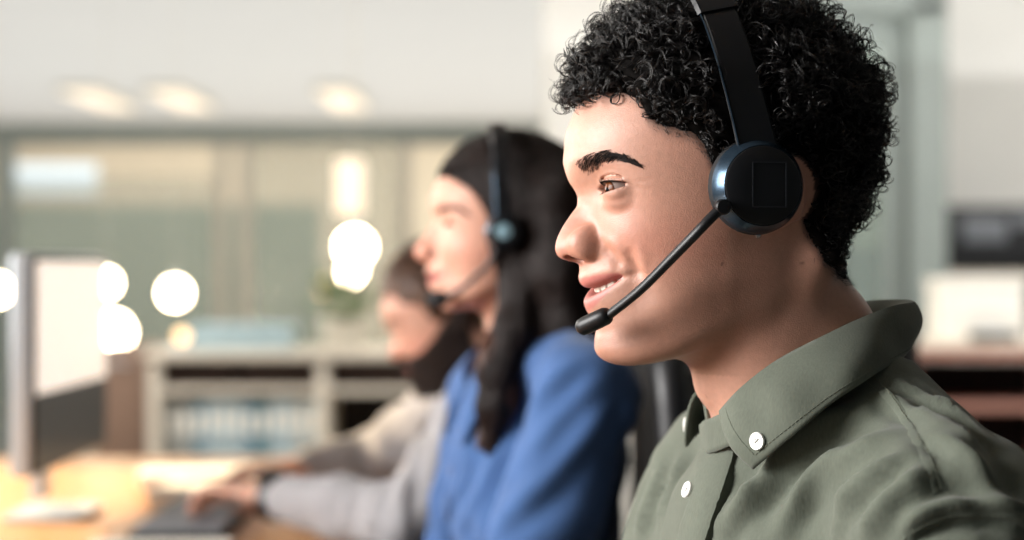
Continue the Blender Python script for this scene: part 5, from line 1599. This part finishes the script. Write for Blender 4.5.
# the woman
mat('button_blue', (60, 84, 130), rough=.4)
wo, wv, wq = person(H2, S2, T2, A2, 'person with long dark brown hair, blue shirt and headset, in the middle', 1.6, 10,
                    (192, 146, 126), (170, 92, 88), MATS['skin_warm'], None, gaze=(1, 0, -.12), pelvis=(10, 0, -520))
woman_hair(wo)
bv2 = bvh_of(wv, wq)
for sy in (1, -1):
    brow_hairs(H2, bv2, [p[1:] for p in on_face(H2, bv2, [(438, 213), (446, 208.5), (457, 207.5), (467, 212)])], [3, 3.4, 2.6, 1.2], 500, 8, .3, sy, wo, MATS['dark_brown_hair'])
    lash_row(H2, S2, sy, wo, True, 40, 7, .22, bv2)
sh2, b2 = simple_shirt(T2, A2, MATS['denim_blue'], wo, 1.9,
    [([(612, 398), (575, 445), (530, 488), (480, 530)], 5, 12), ([(600, 380), (560, 420), (530, 460)], 4, 10), ([(585, 360), (550, 385), (525, 420)], 3.5, 9), ([(570, 470), (520, 510), (480, 545)], 4, 10),
     ([(480, 400), (470, 450), (450, 510)], 4, 11), ([(505, 440), (480, 490), (455, 535)], 4, 10), ([(630, 400), (640, 450), (630, 510)], 3.5, 12), ([(455, 440), (445, 480), (430, 520)], 3, 9)], ell=[((2, 0, -175), (94, 142, 160)), ((-46, 0, -105), (60, 122, 84)), ((0, 0, -380), (100, 132, 200))])
ring_collar(T2, sh2, MATS['denim_blue'], [(62, 10, -38), (58, 32, -14), (30, 58, 8), (-30, 62, 30), (-70, 30, 38), (-78, 0, 40), (-70, -30, 38), (-30, -62, 30), (30, -58, 8), (58, -32, -14), (62, -10, -38)],
            [(84, 58, -92), (66, 72, -60), (30, 90, -30), (-36, 92, -8), (-88, 44, 2), (-98, 0, 4), (-88, -44, 2), (-36, -92, -8), (30, -90, -30), (66, -72, -60), (84, -58, -92)])
a, nn = surf_line(b2, [(474, 398), (462, 440), (450, 490), (442, 538)], 30)
if len(a) > 6: MB().grid(ribbon(a, nn, .032, .0015, .0015)).obj('placket', MATS['denim_blue'], sh2, smooth=50)
for px, py in ((466, 425), (455, 470), (446, 515)):
    p, n_ = pixel_hit(b2, px, py)
    if p is not None: button(p+n_*.003, n_, .0052, 'button', MATS['button_blue'], sh2, holes=False)
hx, hy = trousers(T2, wo, 5, .465, 0, MATS['navy'], sx=20.)
office_chair((-.085, hy, 0), math.pi, 'black office chair the person in the blue shirt sits on', back_lean=.04)
c2 = L2(503, 232, 80)
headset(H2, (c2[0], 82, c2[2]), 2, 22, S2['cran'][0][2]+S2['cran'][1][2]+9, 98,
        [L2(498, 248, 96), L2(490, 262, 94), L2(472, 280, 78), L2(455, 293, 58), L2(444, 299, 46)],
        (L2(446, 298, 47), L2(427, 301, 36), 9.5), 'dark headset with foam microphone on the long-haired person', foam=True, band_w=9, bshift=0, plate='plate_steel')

# the bearded man
def fade3(P): return [(beard_zone(P), (84, 58, 46)), (sstep(-3, 4, hair_mask(P, hair_zone(H1, S1)))*(np.linalg.norm(P-np.array([10, 0, 30]), axis=1) < 140)*(P[:, 2] > -70), (84, 60, 46))]
m3, v3, q3 = person(H3, S3, T3, A3, 'bearded person in a pale grey top typing, at the far end of the desk', 1.8, 5.5,
                    (198, 152, 132), (170, 100, 92), MATS['skin_warm'], fade3, gaze=(1, 0, -.3))
short_hair(H3, S3, v3, q3, m3); beard(H3, v3, q3, m3)
bv3 = bvh_of(v3, q3)
for sy in (1, -1): brow_hairs(H3, bv3, bl, [3.4, 4.2, 3.6, 2.6, 1.2], 260, 7., .25, sy, m3, MATS['beard_hair'])
sh3, b3 = simple_shirt(T3, A3, MATS['greige'], m3, 1.9,
    [([(430, 400), (415, 450), (400, 500)], 5, 13), ([(445, 430), (430, 480), (425, 520)], 5, 13), ([(380, 490), (372, 515), (370, 535)], 4, 8), ([(350, 490), (344, 512), (342, 530)], 4, 8), ([(320, 488), (315, 505), (314, 520)], 3.5, 7), ([(405, 480), (402, 505), (404, 535)], 4, 9)], cuff=.84)
ring_collar(T3, sh3, MATS['greige'], [(66, 8, -46), (58, 36, -22), (20, 62, 4), (-40, 58, 22), (-74, 0, 30), (-40, -58, 22), (20, -62, 4), (58, -36, -22), (66, -8, -46)],
            [(72, 8, -56), (66, 42, -36), (22, 72, -10), (-44, 68, 6), (-86, 0, 14), (-44, -68, 6), (22, -72, -10), (66, -42, -36), (72, -8, -56)], 'neck_rib')
hx, hy = trousers(T3, m3, 0, .465, 0, MATS['navy'])
office_chair((hx+.02, hy, 0), math.pi, 'black office chair the bearded person sits on')
hx, hy = T1.w((-60, 0, -540))[:2]
office_chair((hx+.02, hy, 0), math.pi, 'black office chair the person in the olive shirt sits on', back_h=.28)
# wristwatch on the near wrist
wr, kn = T3.w(A3[0][2]), T3.w(A3[0][3]); d = kn-wr; d /= np.linalg.norm(d)
wt = empty('wristwatch', wr); tag(wt, 'black wristwatch on the bearded person\'s near wrist', 'watch')
th = np.linspace(0, 2*np.pi, 41); _, u, v_ = frame(d); c0 = wr-d*.012
ring = [c0+(np.cos(q)*u+np.sin(q)*v_)*.033 for q in th]
B = MB(); B.grid(np.array([[p+d*w+(p-c0)/.031*t for p in ring] for w, t in ((-.010, 0), (-.010, .003), (.010, .003), (.010, 0))])); B.obj('strap', MATS['watch_black'], wt)
up = np.array([-.1, -.45, .9]); up -= d*up.dot(d); up /= np.linalg.norm(up)
B = MB().lathe([(.002, 0), (.019, 0), (.020, .003), (.019, .008), (.016, .009), (.002, .009)], c0+up*.031, up, 32); B.obj('watch_case', MATS['watch_black'], wt)

# ------------------------------------------------------------------ light, camera, world
def area(name, loc, target, size, size_y, power, col):
    l = bpy.data.lights.new(name, 'AREA'); l.shape = 'RECTANGLE'; l.size = size; l.size_y = size_y; l.energy = power; l.color = col
    o = bpy.data.objects.new(name, l); C.objects.link(o); o.location = loc
    o.rotation_euler = (Vector(target)-Vector(loc)).to_track_quat('-Z', 'Y').to_euler(); return o
area('window_daylight', (-3.1, .75, 2.0), (.1, 1.4, 1.1), 2.2, 1.7, 75, (1, .975, .95)).data.spread = R(75)  # added key light, no window built; daylight from the left is assumed
area('window_daylight_far', (-3.2, 4.7, 2.0), (-.15, 2.5, 1.05), 2.0, 1.5, 100, (1, .95, .88))  # second added light, no window there: assumed daylight on the two farther faces
area('ceiling_lamp_back', (.3, 4.6, 2.7), (.3, 6.9, .6), 7, 1.2, 120, (1, .985, .96))  # added light, no fixture: brightens column, door and bookcase fronts
area('ceiling_lamp_far', (0, 15, 2.7), (0, 15, 0), 10, 8, 330, (1, .97, .92))  # wide added light with no fixture of its own, brightens the far room
area('ceiling_lamp_right', (2.6, 4.6, 2.7), (2.6, 6.5, .8), 2, 2, 75, (1, .98, .95))  # added light without a fixture, lifts the bookcase and box at right
area('ceiling_uplight', (0, 13, 1.95), (0, 13, 5), 14, 13, 390, (1, .99, .98))  # unseen upward light, added to brighten the ceiling
area('ceiling_lamp_end', (0, 20.5, 2.6), (0, 23, 1.5), 14, 1.5, 300, (1, .95, .88))  # unseen light added to brighten the far wall
s = bpy.data.lights.new('sunbeam', 'SPOT'); s.energy = 1500; s.color = (1, .74, .42); s.spot_size = R(16); s.spot_blend = .35; s.shadow_soft_size = .05  # added warm spot, stands in for assumed sunlight on the desk
so = bpy.data.objects.new('sunbeam', s); C.objects.link(so); so.location = (-3.2, 4.6, 2.5)
so.rotation_euler = (Vector((-.66, 3.05, .74))-so.location).to_track_quat('-Z', 'Y').to_euler()
w = bpy.data.worlds.new('world'); bpy.context.scene.world = w; w.use_nodes = True
bg = w.node_tree.nodes['Background']; bg.inputs[0].default_value = (.80, .92, 1.0, 1); bg.inputs[1].default_value = .12

cam = bpy.data.cameras.new('camera'); co = bpy.data.objects.new('camera', cam); C.objects.link(co)
cam.sensor_width = 36; cam.lens = 36*FPX/1024; co.location = (0, 0, CAMZ); co.rotation_euler = (R(90), 0, 0); cam.clip_start = .02; cam.clip_end = 100
cam.dof.use_dof = True; cam.dof.focus_distance = 1.13; cam.dof.aperture_fstop = 3.4; cam.dof.aperture_blades = 0
sc = bpy.context.scene; sc.camera = co
sc.view_settings.view_transform = 'Standard'; sc.view_settings.look = 'None'; sc.view_settings.gamma = 1; sc.view_settings.use_curve_mapping = False
sc.view_settings.exposure = 0
sc.cycles.use_denoising = True
sc.cycles.max_bounces = 8
